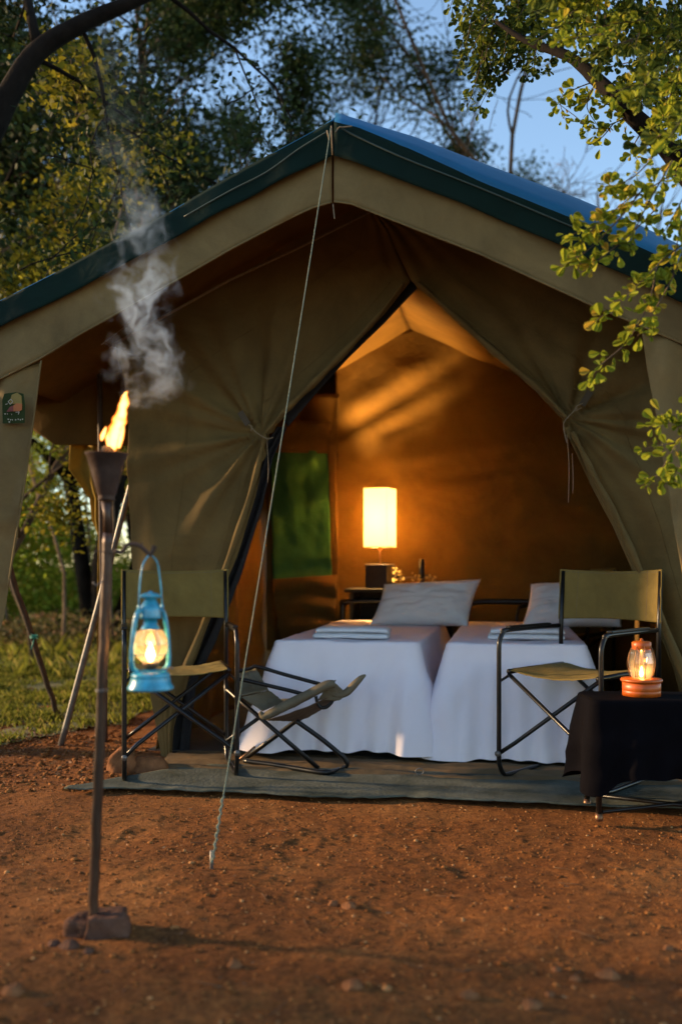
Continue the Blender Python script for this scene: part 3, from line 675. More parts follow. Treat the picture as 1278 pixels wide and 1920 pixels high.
pair_loft('window_frame', [(505, 786), (505, 810), (505, 848)], [(622, 792), (620, 815), (616, 850)], 2.952, M_INNER, lambda px, py, s, t: 0.006 * fbm(px / 30, py / 30, 6), 24, 6)
pair_loft('rolled_flap', [(511, 1086), (513, 1110), (518, 1150), (524, 1190), (530, 1215)], [(632, 1078), (632, 1100), (630, 1150), (628, 1190), (624, 1215)], 2.92, M_INNER, lambda px, py, s, t: 0.03 * abs(math.sin((py - 1080 + 8 * math.sin((px - 510) / 38.0)) / 13.0)) + 0.02 * math.sin(math.pi * s), 30, 14)
def sideL(s, t):
    v = 0.80 + 2.6 * s; z = 0.0 + 2.15 * t
    return tl(-1.09 + 0.035 * math.sin(v * 9 + z) + 0.02 * fbm(v * 2, z * 2, 3) + 0.015 * math.sin(z * 9), v, z)
bm = NB(); grid(bm, sideL, 80, 40); obj('side_wall', bm, M_INNER, tent, True).modifiers.new('s', 'SOLIDIFY').thickness = 0.003
def sideR(s, t):
    v = 0.74 + 2.7 * s; z = 2.05 * t
    return tl(1.62 + 0.03 * math.sin(v * 8 + z), v, z)
bm = NB(); grid(bm, sideR, 80, 30); obj('side_wall', bm, M_INNER, tent, True).modifiers.new('s', 'SOLIDIFY').thickness = 0.003
# groundsheet inside and its rumpled sill in front
def sill(s, t):
    u = -0.93 + 2.75 * s; v = 0.36 + 0.42 * t + 0.04 * fbm(u * 3, 0, 2) * (1 - t)
    h_ = 0.012 + 0.012 * max(0, math.sin(t * math.pi)) + 0.010 * fbm(u * 4, v * 9, 5) + 0.005 * math.sin(v * 50 + 2 * fbm(u * 3, v, 9))
    if t == 0: h_ = 0.004
    return tl(u, v, max(0.006, h_))
bm = NB(); grid(bm, sill, 220, 16); obj('groundsheet_sill', bm, M_SKIRT, tent, True)
bm = NB(); bm.faces.new([bm.verts.new(q) for q in (tl(-1.1, 0.76, 0.012), tl(1.65, 0.76, 0.012), tl(1.65, 3.5, 0.012), tl(-1.1, 3.5, 0.012))]); obj('groundsheet', bm, M_FLOOR, tent, True)
# buckle ring on the sill
bm = NB(); c = T(786, 1447, 0.36); tube(bm, [c + Vector((0.018 * math.cos(k * math.pi / 8), 0, 0.013 * math.sin(k * math.pi / 8))) for k in range(16)], 0.0022, 6, closed=True); obj('buckle_ring', bm, M_STEEL, tent, True)
# maker's badge on the left awning leg
def quad_uv(poly, off, m, name, par):
    bm = NB(); vs = [bm.verts.new(T(x, y, 0.045 - off)) for x, y in poly]; bm.faces.new(vs)
    ex = bmesh.ops.extrude_face_region(bm, geom=bm.faces[:]); bmesh.ops.translate(bm, vec=-VN * 0.0015, verts=[e for e in ex['geom'] if isinstance(e, bmesh.types.BMVert)])
    o = obj(name, bm, m, par, False, smooth=False); o.data.transform(PM[tent].inverted()); return o
bd = quad_uv([(5, 794), (4, 750), (8, 738), (30, 735), (44, 738), (47, 760), (46, 793)], 0.045, mat('badge_green', (0.03, 0.045, 0.015), spec=0.05, rough=0.6), 'badge', tent)
M_BO = mat('badge_orange', (0.36, 0.10, 0.015)); M_BR_ = mat('badge_red', (0.16, 0.025, 0.012)); M_BY = mat('badge_yellow', (0.22, 0.15, 0.02)); M_BW = mat('badge_white', (0.35, 0.32, 0.24))
quad_uv([(17, 757), (22, 740), (32, 736), (40, 742), (41, 757)], 0.048, M_BY, 'emblem', bd)
quad_uv([(25, 771), (25, 760), (31, 756), (41, 757), (41, 768), (36, 771)], 0.050, M_BO, 'emblem', bd)
quad_uv([(12, 772), (18, 763), (25, 760), (25, 771)], 0.050, M_BR_, 'emblem', bd)
for a, b in (((15, 753), (20, 748)), ((20, 748), (24, 753)), ((24, 753), (19, 758)), ((19, 758), (15, 753)), ((29, 773), (36, 772)), ((36, 772), (34, 777)), ((10, 758), (14, 757))):
    dx, dy = b[0] - a[0], b[1] - a[1]; L_ = math.hypot(dx, dy); nx_, ny_ = -dy / L_ * 0.6, dx / L_ * 0.6
    quad_uv([(a[0] + nx_, a[1] + ny_), (b[0] + nx_, b[1] + ny_), (b[0] - nx_, b[1] - ny_), (a[0] - nx_, a[1] - ny_)], 0.052, M_BW, 'emblem', bd)
for x, y, w_ in [(8, 776, 3), (13, 776, 1.6), (21, 777, 1.4), (14, 786, 2.6), (18.5, 787, 2.2), (22, 787, 2), (28, 787, 2.4), (33, 786, 2), (37, 787, 2), (41, 786, 2.2), (16, 791, 3)]:
    quad_uv([(x, y - 1.3), (x + w_, y - 1.1), (x + w_ * 0.8, y + 1.2), (x + 0.3, y + 1.0)], 0.052, M_BW, 'lettering', bd)

# guy rope with its stake
p0 = T(620, 240, -0.03); p1 = G(398, 1618, 0.03)
guy = thing('guy_rope', 'thin pale green guy rope running from the ridge to the ground before the tent', 'rope', G(398, 1622))
bm = NB(); n = 60; tube(bm, [p0.lerp(p1, k / n) + Vector((0, 0, -0.02 * math.sin(math.pi * k / n))) for k in range(n + 1)], 0.0023, 8); obj('rope', bm, M_ROPE, guy, True)
bm = NB(); q0, q1 = p0.lerp(p1, 0.93), p1; tube(bm, [q0.lerp(q1, k / 40) + Vector((0.004 * math.cos(k * 1.2), 0.004 * math.sin(k * 1.2), 0)) for k in range(41)], 0.003, 6); obj('knot', bm, M_ROPE, guy, True)
bm = NB(); g = G(397, 1622); tube(bm, [(g.x - 0.004, g.y + 0.02, -0.05), (g.x, g.y, 0.045)], [0.006, 0.006], 8); obj('stake', bm, M_STEEL, guy, True)

# leaning poles left of the tent
def stick(name, lab, a, b, r0, r1, m, wob=0.004, extra=None):
    t_ = thing(name, lab, 'pole', (a.x, a.y, 0)); bm = NB(); n = 14
    pts = [a.lerp(b, k / n) + Vector((wob * mn.noise(Vector((k * 0.6, a.x, 0))), 0, 0)) for k in range(n + 1)]
    tube(bm, pts, [r0 + (r1 - r0) * k / n for k in range(n + 1)], 10); obj('shaft', bm, m, t_, True); return t_
stick('leaning_pole', 'grey metal pole leaning in from the grass towards the tent corner', G(113, 1402, -0.02), T(262, 845, 0.9), 0.017, 0.015, M_STEEL, 0.0)
t2 = stick('leaning_pole', 'dark wooden stick with green string leaning left beside the grass', G(111, 1350, -0.02), W(10, 1040, 5.6), 0.016, 0.019, M_DARKSTICK, 0.012)
bm = NB(); c = G(64, 1195, 0).copy(); c = W(64, 1198, 5.75); tube(bm, [c + Vector((0.022 * math.cos(k * 0.8), 0.022 * math.sin(k * 0.8), k * 0.0012)) for k in range(20)], 0.004, 6); tube(bm, [c, c + Vector((-0.01, -0.02, -0.06))], 0.004, 6); obj('string', bm, mat('string_green', (0.02, 0.20, 0.15)), t2, True)

# ground mat
bm = NB(); front = [(120, 1484), (143, 1485), (200, 1484), (330, 1487), (470, 1492), (560, 1499), (690, 1501), (760, 1499), (900, 1508), (1090, 1516), (1278, 1522), (1420, 1528)]
back = [(128, 1480), (160, 1476), (212, 1466), (300, 1450), (420, 1436), (560, 1436), (690, 1440), (800, 1442), (900, 1444), (1090, 1448), (1278, 1452), (1420, 1455)]
def matf(s, t):
    a = resample(front, s); b = resample(back, s); q = G(a[0] + (b[0] - a[0]) * t, a[1] + (b[1] - a[1]) * t)
    q.z = 0.010 + 0.004 * fbm(q.x * 3, q.y * 3, 1) + 0.005 * (1 - t) ** 3 * fbm(q.x * 9, 0, 2); q.y += 0.012 * fbm(q.x * 6, t, 4) * (1 - t); return q
grid(bm, matf, 180, 26); mt_ = obj('ground_mat', bm, M_MAT); mt_.modifiers.new('s', 'SOLIDIFY').thickness = 0.006
tag(mt_, 'worn grey green ground mat laid before the tent entrance', 'mat')

# ------------------------------------------------------------------ beds
def drape(name, hx, hy, ztop, zhem, m, flare=0.05, fold=0.02, nf=9, seed=0, corner=0.03, n=280, drop_corner=0.0, wr=0.006):
    """cloth over a box: rounded top, skirt with folds; centred at origin"""
    bm = NB(); loops = []; P = []
    for k in range(n):
        t_ = k / n * 4; s_ = int(t_); f_ = t_ - s_
        if s_ == 0: q = (-hx + 2 * hx * f_, -hy); nn = (0, -1)
        elif s_ == 1: q = (hx, -hy + 2 * hy * f_); nn = (1, 0)
        elif s_ == 2: q = (hx - 2 * hx * f_, hy); nn = (0, 1)
        else: q = (-hx, hy - 2 * hy * f_); nn = (-1, 0)
        dx, dy = hx - abs(q[0]), hy - abs(q[1]); r_ = corner
        if dx < r_ and dy < r_:
            cx_, cy_ = math.copysign(hx - r_, q[0]), math.copysign(hy - r_, q[1]); v_ = Vector((q[0] - cx_, q[1] - cy_)).normalized(); q = (cx_ + v_.x * r_, cy_ + v_.y * r_); nn = (v_.x, v_.y)
        cor = math.exp(-((dx + dy) / 0.07) ** 2) if True else 0
        P.append((q, nn, cor, k))
    nt_ = 10
    for j in range(1, nt_ + 1):
        s_ = j / nt_
        loops.append([Vector((q[0] * s_, q[1] * s_, ztop + wr * fbm(q[0] * s_ * 5, q[1] * s_ * 5, seed) )) for q, nn, cor, k in P])
    for a in (0.35, 0.7, 1.0):
        loops.append([Vector((q[0] + nn[0] * 0.016 * math.sin(a * math.pi / 2), q[1] + nn[1] * 0.016 * math.sin(a * math.pi / 2), ztop - 0.018 * (1 - math.cos(a * math.pi / 2)) + wr * fbm(q[0] * 5, q[1] * 5, seed) * (1 - a))) for q, nn, cor, k in P])
    ns = 22
    for j in range(1, ns + 1):
        t_ = j / ns; L_ = []
        for q, nn, cor, k in P:
            s0 = q[0] * 1.0 + q[1] * 0.7; w_ = fold * t_ ** 1.2 * (0.6 * math.sin(s0 * nf * 2.2 + seed) + 0.4 * math.sin(s0 * nf * 5.1 + seed * 2 + t_) + 0.9 * mn.noise(Vector((q[0] * 5, q[1] * 5, seed))))
            rg_ = 1 - abs(mn.noise(Vector((q[0] * 6 + t_ * 1.5, q[1] * 6 - t_, seed + 9 + t_ * 1.2)))) * 3; w_ += fold * 0.28 * max(0, rg_) * min(1, t_ * 3)
            o_ = 0.016 + flare * t_ + w_ + cor * flare * 1.2 * t_
            zz = ztop - 0.018 - (ztop - 0.018 - zhem) * t_ * (1 + cor * drop_corner) + 0.012 * t_ * mn.noise(Vector((q[0] * 8, q[1] * 8, seed + 5)))
            L_.append(Vector((q[0] + nn[0] * o_, q[1] + nn[1] * o_, max(zz, 0.012))))
        loops.append(L_)
    c = bm.verts.new((0, 0, ztop)); V_ = [[bm.verts.new(q) for q in L_] for L_ in loops]
    for k in range(n): bm.faces.new((c, V_[0][k], V_[0][(k + 1) % n]))
    for j in range(len(V_) - 1):
        for k in range(n): bm.faces.new((V_[j][k], V_[j + 1][k], V_[j + 1][(k + 1) % n], V_[j][(k + 1) % n]))
    return bm
ZB = 0.573; VB = 0.80; LB = 1.9
def u_at(px, v): return UZ(px, 1210, v)[0]
beds = []
for i, (pxa, pxb, side) in enumerate(((510, 786, 'left'), (834, 1103, 'right'))):
    ua, ub = u_at(pxa, VB), u_at(pxb, VB); uc = (ua + ub) / 2; hw = (ub - ua) / 2; c0 = tl(uc, VB + LB / 2, 0)
    b = thing('camp_bed', 'single camp bed hidden under a white sheet, %s of the pair' % side, 'bed', c0, -TH, 'twin beds in the tent')
    bm = NB(); box(bm, (0, 0, 0.47), (hw * 2 - 0.06, LB - 0.06, 0.17), 0.04, segs=3); obj('mattress', bm, M_WHITE, b)
    bm = NB(); box(bm, (0, 0, 0.36), (hw * 2 - 0.08, LB - 0.08, 0.04), 0.005); obj('frame', bm, M_DARKWOOD, b)
    for sx in (-1, 1):
        for sy in (-1, 1):
            bm = NB(); tube(bm, [(sx * (hw - 0.08), sy * (LB / 2 - 0.1), 0.0), (sx * (hw - 0.08), sy * (LB / 2 - 0.1), 0.35)], 0.018, 8); obj('leg', bm, M_TUBE, b)
    bm = NB(); ytop = LB / 2 + 0.035
    tube(bm, smooth_path([(-hw + 0.02, ytop, 0.02), (-hw + 0.02, ytop, 0.62), (-hw + 0.05, ytop, 0.70), (0, ytop, 0.71), (hw - 0.05, ytop, 0.70), (hw - 0.02, ytop, 0.62), (hw - 0.02, ytop, 0.02)], 5), 0.017, 8)
    obj('headboard', bm, M_TUBE, b)
    bm = drape('s', hw - 0.016, LB / 2 - 0.016, ZB + 0.003, 0.035 if i else 0.05, M_WHITE, flare=0.075 if i == 0 else 0.085, fold=0.046, nf=10, seed=3.3 + i * 4)
    sh = obj('bed_sheet', bm, M_WHITE); sh.location = c0; sh.rotation_euler = (0, 0, -TH)
    tag(sh, 'white sheet draped to the floor over the %s bed' % side, 'bed sheet', 'sheets on the twin beds')
    beds.append((uc, hw))
def pillow(c, rz, w_, h_, th, lean, lab, seed):
    bm = NB()
    def f(side):
        def g_(s, t):
            a, b = s * 2 - 1, t * 2 - 1
            k = (max(0, 1 - abs(a) ** 3.2) ** 0.55) * (max(0, 1 - abs(b) ** 3.0) ** 0.55)
            pinch = 1 - 0.055 * (1 - abs(b) ** 2) * abs(a) ** 4; pinch2 = 1 - 0.075 * (1 - abs(a) ** 2) * abs(b) ** 4
            x = a * w_ / 2 * pinch + 0.035 * b; z = b * h_ / 2 * pinch2 + 0.02 * a * max(0, b)
            y = side * th / 2 * k + 0.020 * k * fbm(a * 2.5, b * 3.5, seed) + 0.004 * k * max(0, 1 - 4 * abs(mn.noise(Vector((a * 2.2, b * 3.4 + a, seed))))) + 0.012 * k * math.exp(-((b - 0.05 * a - 0.12) / 0.05) ** 2) * (1 if a < 0.2 else 0.3)
            return Vector((x, y, z))
        return g_
    grid(bm, f(-1), 60, 40); grid(bm, f(1), 60, 40); bmesh.ops.remove_doubles(bm, verts=bm.verts, dist=0.0004)
    o = obj('pillow', bm, M_PILLOW); o.location = c; o.rotation_euler = (lean, 0, rz); tag(o, lab, 'pillow', 'pillows on the twin beds'); return o
vp = 2.20
uc = UZ(797, 1130, vp)[0]; c = tl(uc, vp, ZB + 0.142); pillow(c, -TH - R(2), 0.62, 0.31, 0.17, R(-28), 'white pillow propped upright on the left bed before the lamp', 1.0)
uc = UZ(1078, 1130, vp)[0]; c = tl(uc, vp, ZB + 0.145); pillow(c, -TH + R(4), 0.60, 0.32, 0.17, R(-30), 'white pillow propped on the right bed beside the chair back', 4.0)
def towel(px, py, D, w_, lab, seed, rz):
    p_ = W(px, py, D); t_ = thing('folded_towel', lab, 'towel', (p_.x, p_.y, ZB + 0.004), rz, 'folded towels on the beds')
    for k in range(2):
        bm = NB(); hh = 0.031; zc = 0.0155 + k * 0.031
        def f(s, t):
            a = s * 2 * math.pi; ex = 0.5
            y = 0.085 * math.copysign(abs(math.cos(a)) ** 0.75, math.cos(a)); z = hh / 2 * math.copysign(abs(math.sin(a)) ** 0.7, math.sin(a))
            x = (t - 0.5) * w_ * (1 - 0.03 * k) + 0.008 * k; e = min(1, min(t, 1 - t) * 40) ** 0.5
            return Vector((x, y * (0.97 + 0.03 * e) + 0.006 * k, zc + z * (0.7 + 0.3 * e) + 0.003 * fbm(x * 9, y * 9, seed + k) - 0.006 * (abs(t - 0.5) * 2) ** 6 * k))
        V_ = grid(bm, f, 36, 50, wrap=True); bm.faces.new(V_[0][::-1]); bm.faces.new(V_[-1]); obj('fold', bm, M_TOWEL, t_)
towel(660, 1200, 4.98, 0.385, 'folded white towel on the left bed foot end', 2, -TH + R(1)); towel(985, 1200, 4.90, 0.38, 'folded white towel on the right bed behind the chair arm', 6, -TH)

# bedside cabinet, lamp, bottle, twigs
DL = 6.80
c0 = W(712, HY, DL); cab = thing('bedside_cabinet', 'dark bedside cabinet carrying the lamp behind the left pillow', 'cabinet', (c0.x + 0.06, c0.y, 0), -TH)
ZC = CH + (HY - 1103) / F * DL
def bx(name, c, s, m, par, bev=0.006):
    bm = NB(); box(bm, c, s, bev); return obj(name, bm, m, par, smooth=False)
bx('top', (0.10, 0, ZC - 0.0125), (0.78, 0.34, 0.025), M_DARKWOOD, cab); bx('side', (-0.24, 0, ZC / 2 - 0.015), (0.03, 0.30, ZC - 0.03), M_DARKWOOD, cab); bx('side', (0.44, 0, ZC / 2 - 0.015), (0.03, 0.30, ZC - 0.03), M_DARKWOOD, cab)
bx('back', (0.10, 0.14, ZC / 2), (0.65, 0.02, ZC - 0.04), M_DARKWOOD, cab); bx('shelf', (0.10, 0, ZC * 0.5), (0.645, 0.27, 0.02), M_DARKWOOD, cab)
s = F / DL
lamp = thing('table_lamp', 'lit bedside lamp with tall cream square shade on a dark block base', 'lamp', (c0.x, c0.y, ZC), -TH - R(14))
bx('base', (0, 0, 0.085 + 0.001), (50 / s * 0.86, 50 / s * 0.86, 0.168), mat('lamp_base', (0.045, 0.028, 0.02), rough=0.45), lamp, 0.004)
zb = 0.17; zs = (1103 - 1026) / s; ze = (1103 - 916) / s
bm = NB(); tube(bm, [(0, 0, zb), (0, 0, zs + 0.03)], 0.006, 8); obj('stem', bm, M_BURNER, lamp)
bm = NB(); lathe(bm, [(0.012, zs - 0.02), (0.014, zs + 0.0), (0.012, zs + 0.02)], closed_bottom=True, closed_top=True, seg=12); obj('socket', bm, M_ORANGE, lamp)
M_SHADE, t, p, out = newmat('lamp_shade')
tr = t.nodes.new('ShaderNodeBsdfTranslucent'); tr.inputs[0].default_value = (0.66, 0.56, 0.36, 1); df = t.nodes.new('ShaderNodeBsdfDiffuse'); df.inputs[0].default_value = (0.8, 0.68, 0.45, 1)
mx = t.nodes.new('ShaderNodeMixShader'); mx.inputs[0].default_value = 0.7; t.links.new(df.outputs[0], mx.inputs[1]); t.links.new(tr.outputs[0], mx.inputs[2])
em = t.nodes.new('ShaderNodeEmission'); em.inputs[0].default_value = (1.0, 0.72, 0.40, 1); em.inputs[1].default_value = 0.10
ad = t.nodes.new('ShaderNodeAddShader'); t.links.new(mx.outputs[0], ad.inputs[0]); t.links.new(em.outputs[0], ad.inputs[1]); t.links.new(ad.outputs[0], out.inputs[0])
hw = 53 / s / 2 * 0.88
bm = NB(); cs = [(-hw, -hw), (hw, -hw), (hw, hw), (-hw, hw)]
lo = [bm.verts.new((x, y, zs)) for x, y in cs]; hi = [bm.verts.new((x, y, ze)) for x, y in cs]
for k in range(4): bm.faces.new((lo[k], lo[(k + 1) % 4], hi[(k + 1) % 4], hi[k]))
obj('lamp_shade', bm, M_SHADE, lamp, smooth=False).modifiers.new('s', 'SOLIDIFY').thickness = 0.0015
for zz in (zs, ze):
    bm = NB(); tube(bm, [(x * 1.01, y * 1.01, zz) for x, y in cs], 0.0035, 6, closed=True); obj('shade_rim', bm, M_ROPEW, lamp)
bm = NB(); bmesh.ops.create_uvsphere(bm, u_segments=14, v_segments=10, radius=0.028); bmesh.ops.translate(bm, vec=(0, 0, zs + 0.12), verts=bm.verts); obj('bulb', bm, emis('bulb', (1.0, 0.55, 0.2), 60), lamp)
ld = bpy.data.lights.new('bulb_light', 'POINT'); ld.energy = 105; ld.color = (1.0, 0.58, 0.20); ld.shadow_soft_size = 0.04
lo_ = bpy.data.objects.new('bulb_light', ld); col.objects.link(lo_); lo_.parent = lamp; lo_.location = (0, 0, zs + 0.22)
q = W(790, 1095, DL - 0.02); bm = NB(); lathe(bm, [(0.001, 0), (0.020, 0), (0.020, 0.19), (0.017, 0.192), (0.017, 0.205), (0.001, 0.206)], seg=18)
o = obj('flask', bm, mat('flask_black', (0.015, 0.012, 0.012), rough=0.35)); o.location = (q.x, q.y, ZC); tag(o, 'slim black flask standing upright behind the left pillow', 'flask')
vn = thing('flower_garland', 'dried flowers and twigs lying along the cabinet top behind the pillow', 'flowers', (W(770, 1095, DL).x, DL - 0.06, ZC))
bm = NB(); pts = [W(x, y, DL - 0.06) for x, y in ((741, 1066), (746, 1075), (738, 1086), (756, 1084), (775, 1082), (790, 1087), (800, 1080), (815, 1086))]; tube(bm, smooth_path(pts), 0.004, 6); obj('twig', bm, M_ROPEW, vn, True)
C_ = np.array([list(pts[int(nr.integers(0, len(pts)))] + Vector(nr.normal(size=3) * 0.012)) for _ in range(90)])
V, Fq = leaf_cloud(C_, 0.022, nr, aspect=0.6); link('petals', npmesh('petals', V, Fq), leafmat('petal', (0.5, 0.35, 0.12), (0.7, 0.55, 0.25), trans=0.4), vn, True, smooth=False)

# ------------------------------------------------------------------ chairs
def director_chair(name, label, loc, rz, w_=0.49, d_=0.52, group='director chairs by the tent', sag=0.03, seed=0.0, bw=0.0):
    """front of the chair looks to local -Y; origin at the centre of its footprint"""
    t_ = thing(name, label, 'chair', loc, rz, group); hw, hd = w_ / 2, d_ / 2; r = 0.0105; AH = 0.655; BT = 0.92
    for s_ in (-1, 1):
        bm = NB(); x = s_ * hw
        loop = [(x, hd - 0.02, AH), (x, -hd + 0.075, AH), (x, -hd + 0.03, AH - 0.012), (x, -hd + 0.006, AH - 0.045), (x, -hd, AH - 0.09), (x, -hd, 0.33), (x, -hd, 0.10), (x, -hd + 0.01, 0.055), (x, -hd + 0.035, 0.022), (x, -hd + 0.08, 0.011),
                (x, 0, 0.011), (x, hd - 0.09, 0.011), (x, hd - 0.04, 0.022), (x, hd - 0.014, 0.055), (x, hd - 0.004, 0.10), (x, hd, 0.4)]
        tube(bm, smooth_path(loop, 3), r, 10)
        obj('side_frame', bm, M_TUBE, t_)
        bm = NB(); tube(bm, [(x, hd, 0.36), (x, hd, AH), (x, hd + 0.02, BT - 0.004)], r, 10); obj('back_post', bm, M_TUBE, t_)
        bm = NB(); box(bm, (x, -0.02, AH + 0.012), (0.026, d_ * 0.66, 0.012), 0.004); obj('armrest', bm, M_TUBE, t_, smooth=False)
        bm = NB(); xs = s_ * (hw - 0.03); tube(bm, [(xs, -hd + 0.03, 0.475), (xs, hd - 0.03, 0.475)], 0.0115, 10); tube(bm, [(xs, -hd + 0.05, 0.462), (x, -hd, 0.43)], 0.006, 6); tube(bm, [(xs, hd - 0.05, 0.462), (x, hd, 0.43)], 0.006, 6); obj('seat_rail', bm, M_TUBE, t_)
    for y, dy in ((-hd + 0.03, 0.014), (hd - 0.03, -0.014)):
        for s_ in (-1, 1):
            bm = NB(); yy = y + (dy if s_ > 0 else 0); tube(bm, [(s_ * (hw - 0.03), yy, 0.465), (-s_ * (hw - 0.06), yy * 1.02, 0.165), (-s_ * hw, math.copysign(hd, yy), 0.115)], 0.0095, 8); obj('cross_brace', bm, M_TUBE, t_)
    for s_ in (-1, 1):
        bm = NB(); bmesh.ops.create_cone(bm, cap_ends=True, segments=10, radius1=0.013, radius2=0.013, depth=0.012, matrix=Matrix.Translation((s_ * hw, -hd - 0.009, 0.115)) @ Matrix.Rotation(R(90), 4, 'X')); obj('bolt', bm, M_STEEL, t_)
    bm = NB(); xs = hw - 0.03
    def seat(s, t):
        a = s * 2 - 1; y = -hd + 0.03 + (d_ - 0.06) * t
        edge = min(1.0, (1 - abs(a)) * 9); z = 0.4885 - sag * (1 - a * a) * (1 - 0.35 * math.sin(t * math.pi)) - 0.012 * (1 - edge) ** 2 + 0.004 * fbm(a * 3, t * 4, seed)
        return Vector((a * (xs + 0.012), y, z))
    grid(bm, seat, 40, 30); o = obj('seat', bm, M_CHAIRC, t_); o.modifiers.new('s', 'SOLIDIFY').thickness = 0.003
    bm = NB(); zb_, zt_ = 0.685, 0.925
    def backr(s, t):
        a = s * 2 - 1; z = zb_ + (zt_ - zb_) * t; xx = a * (hw + 0.012)
        y = hd + 0.006 + 0.018 * (z - AH) / 0.26 + 0.030 * (1 - a * a) - 0.013 * math.exp(-((abs(a) - 1) / 0.06) ** 2) + 0.004 * fbm(a * 4, t * 3, seed + 2)
        return Vector((xx, y, z - 0.010 * (1 - a * a) * t + 0.008 * (1 - a * a) * (1 - t)))
    grid(bm, backr, 50, 24); o = obj('backrest', bm, M_CHAIRC, t_); o.modifiers.new('s', 'SOLIDIFY').thickness = 0.004
    for a in (-0.68, 0.68):
        bm = NB(); tube(bm, [backr((a + 1) / 2, k / 12) + Vector((0, -0.0035, 0)) for k in range(13)], 0.0012, 5); sub_o = obj('stitching', bm, mat('thread', (0.12, 0.09, 0.05)), o)
    bm = NB(); tube(bm, [backr(k / 30, 0.955) + Vector((0, -0.0035, 0)) for k in range(31)], 0.0012, 5); obj('stitching', bm, bpy.data.materials['thread'], o)
    return t_
def place_chair(fl_, ang, w_, d_):        # front-left foot (as seen), heading
    dv = Vector((math.sin(ang), math.cos(ang), 0)); wv = Vector((math.cos(ang), -math.sin(ang), 0))
    return fl_ + wv * w_ / 2 + dv * d_ / 2, -ang
c_, rz = place_chair(Vector(((935 - 639) / F * 4.22, 4.22, 0.012)), R(43), 0.49, 0.53)
director_chair('director_chair', 'khaki director chair beside the black draped side table', c_, rz, 0.49, 0.53, seed=1)
c_, rz = place_chair(Vector(((233 - 639) / F * 4.13, 4.13, 0.012)), R(-13), 0.485, 0.44)
director_chair('director_chair', 'khaki director chair behind the hanging blue lantern', c_, rz, 0.485, 0.44, seed=5)
c_ = tl(1.10, 2.9, 0.014); ch3 = director_chair('director_chair', 'khaki canvas chair standing in the dark inside the tent, half hidden by the right flap', c_, R(-35), 0.5, 0.5, seed=8)

# the folding recliner that lies half collapsed between chair and bed
rc = thing('folding_recliner', 'low folding recliner with olive canvas slumped between left chair and bed', 'chair', G(560, 1440))
DN, DF = 4.42, 4.62
def PT(l, D0, D1=None): return [W(x, y, D0 + ((D1 if D1 is not None else D0) - D0) * i / (len(l) - 1)) for i, (x, y) in enumerate(l)]
bm = NB(); tube(bm, smooth_path(PT([(555, 1352), (600, 1384), (632, 1410), (645, 1422), (650, 1434), (641, 1441), (636, 1443)], DN, 4.44) + [G(618, 1448, 0.03), G(597, 1448, 0.03), G(560, 1442, 0.03), G(510, 1434, 0.03), G(458, 1427, 0.03)], 5), 0.0115, 10); obj('base_frame', bm, M_TUBE, rc, True)
bm = NB(); tube(bm, PT([(425, 1292), (597, 1441)], 4.52, DN), 0.0105, 10); obj('leg', bm, M_TUBE, rc, True)
bm = NB(); tube(bm, PT([(447, 1432), (515, 1382), (555, 1352), (610, 1318)], DF, 4.5), 0.0115, 10); obj('leg', bm, M_TUBE, rc, True)
bm = NB(); tube(bm, PT([(418, 1395), (455, 1368), (494, 1340)], 4.5), 0.0095, 10); obj('leg', bm, M_TUBE, rc, True)
bm = NB(); tube(bm, PT([(440, 1432), (478, 1400)], 4.56), 0.005, 8); obj('leg', bm, M_BURNER, rc, True)
bm = NB(); tube(bm, smooth_path(PT([(447, 1259), (470, 1253), (482, 1250), (530, 1264), (600, 1283)], 4.6, 4.58), 4), 0.0095, 10); obj('armrest', bm, M_TUBE, rc, True)
bm = NB(); tube(bm, smooth_path(PT([(446, 1273), (500, 1285), (562, 1300), (569, 1304), (573, 1311)], 4.42), 4), 0.0095, 10); obj('armrest', bm, M_TUBE, rc, True)
bm = NB(); tube(bm, smooth_path(PT([(592, 1306), (595, 1318), (602, 1327), (612, 1326), (621, 1318), (626, 1308)], 4.42), 4), 0.008, 10); obj('foot_loop', bm, M_TUBE, rc, True)
M_OLIVE = canvas('canvas_olive', (0.19, 0.16, 0.105), trans=0.03)
def sheet(name, corners, m, sag=0.02, n=24, seed=0, par=rc, th=0.004, rip=0.004):
    """four corners (px,py,D): a cloth sagging between them"""
    A, B, C2, D2 = [W(*c) for c in corners]; nn = (B - A).cross(D2 - A).normalized()
    bm = NB()
    def f(s, t):
        q = A.lerp(B, s).lerp(D2.lerp(C2, s), t); return q - Vector((0, 0, 1)) * sag * 4 * s * (1 - s) + nn * rip * fbm(s * 4, t * 4, seed)
    grid(bm, f, n, n); o = obj(name, bm, m, par, True); o.modifiers.new('s', 'SOLIDIFY').thickness = th; return o
sheet('backrest', [(452, 1306, 4.42), (446, 1262, 4.62), (480, 1254, 4.62), (503, 1294, 4.44)], M_OLIVE, 0.0, seed=1)
sheet('backrest', [(452, 1308, 4.42), (503, 1294, 4.46), (532, 1316, 4.50), (492, 1334, 4.42)], M_OLIVE, 0.0, seed=2)
sheet('seat', [(496, 1346, 4.38), (624, 1282, 4.38), (630, 1276, 4.60), (528, 1312, 4.60)], M_OLIVE, 0.02, seed=3)
sheet('seat_underside', [(500, 1350, 4.40), (628, 1300, 4.40), (618, 1318, 4.52), (555, 1352, 4.52)], mat('canvas_shaded', (0.10, 0.06, 0.035), rough=0.9), 0.01, seed=5)  # shade under the seat painted as a browner canvas colour
bm = NB(); tube(bm, smooth_path(PT([(487, 1335), (497, 1343), (530, 1326), (575, 1304), (612, 1285), (628, 1283)], 4.37), 5), [float(x) for x in np.interp(np.linspace(0, 5, 26), range(6), [0.012, 0.030, 0.038, 0.036, 0.036, 0.026])], 14, flat=0.6)
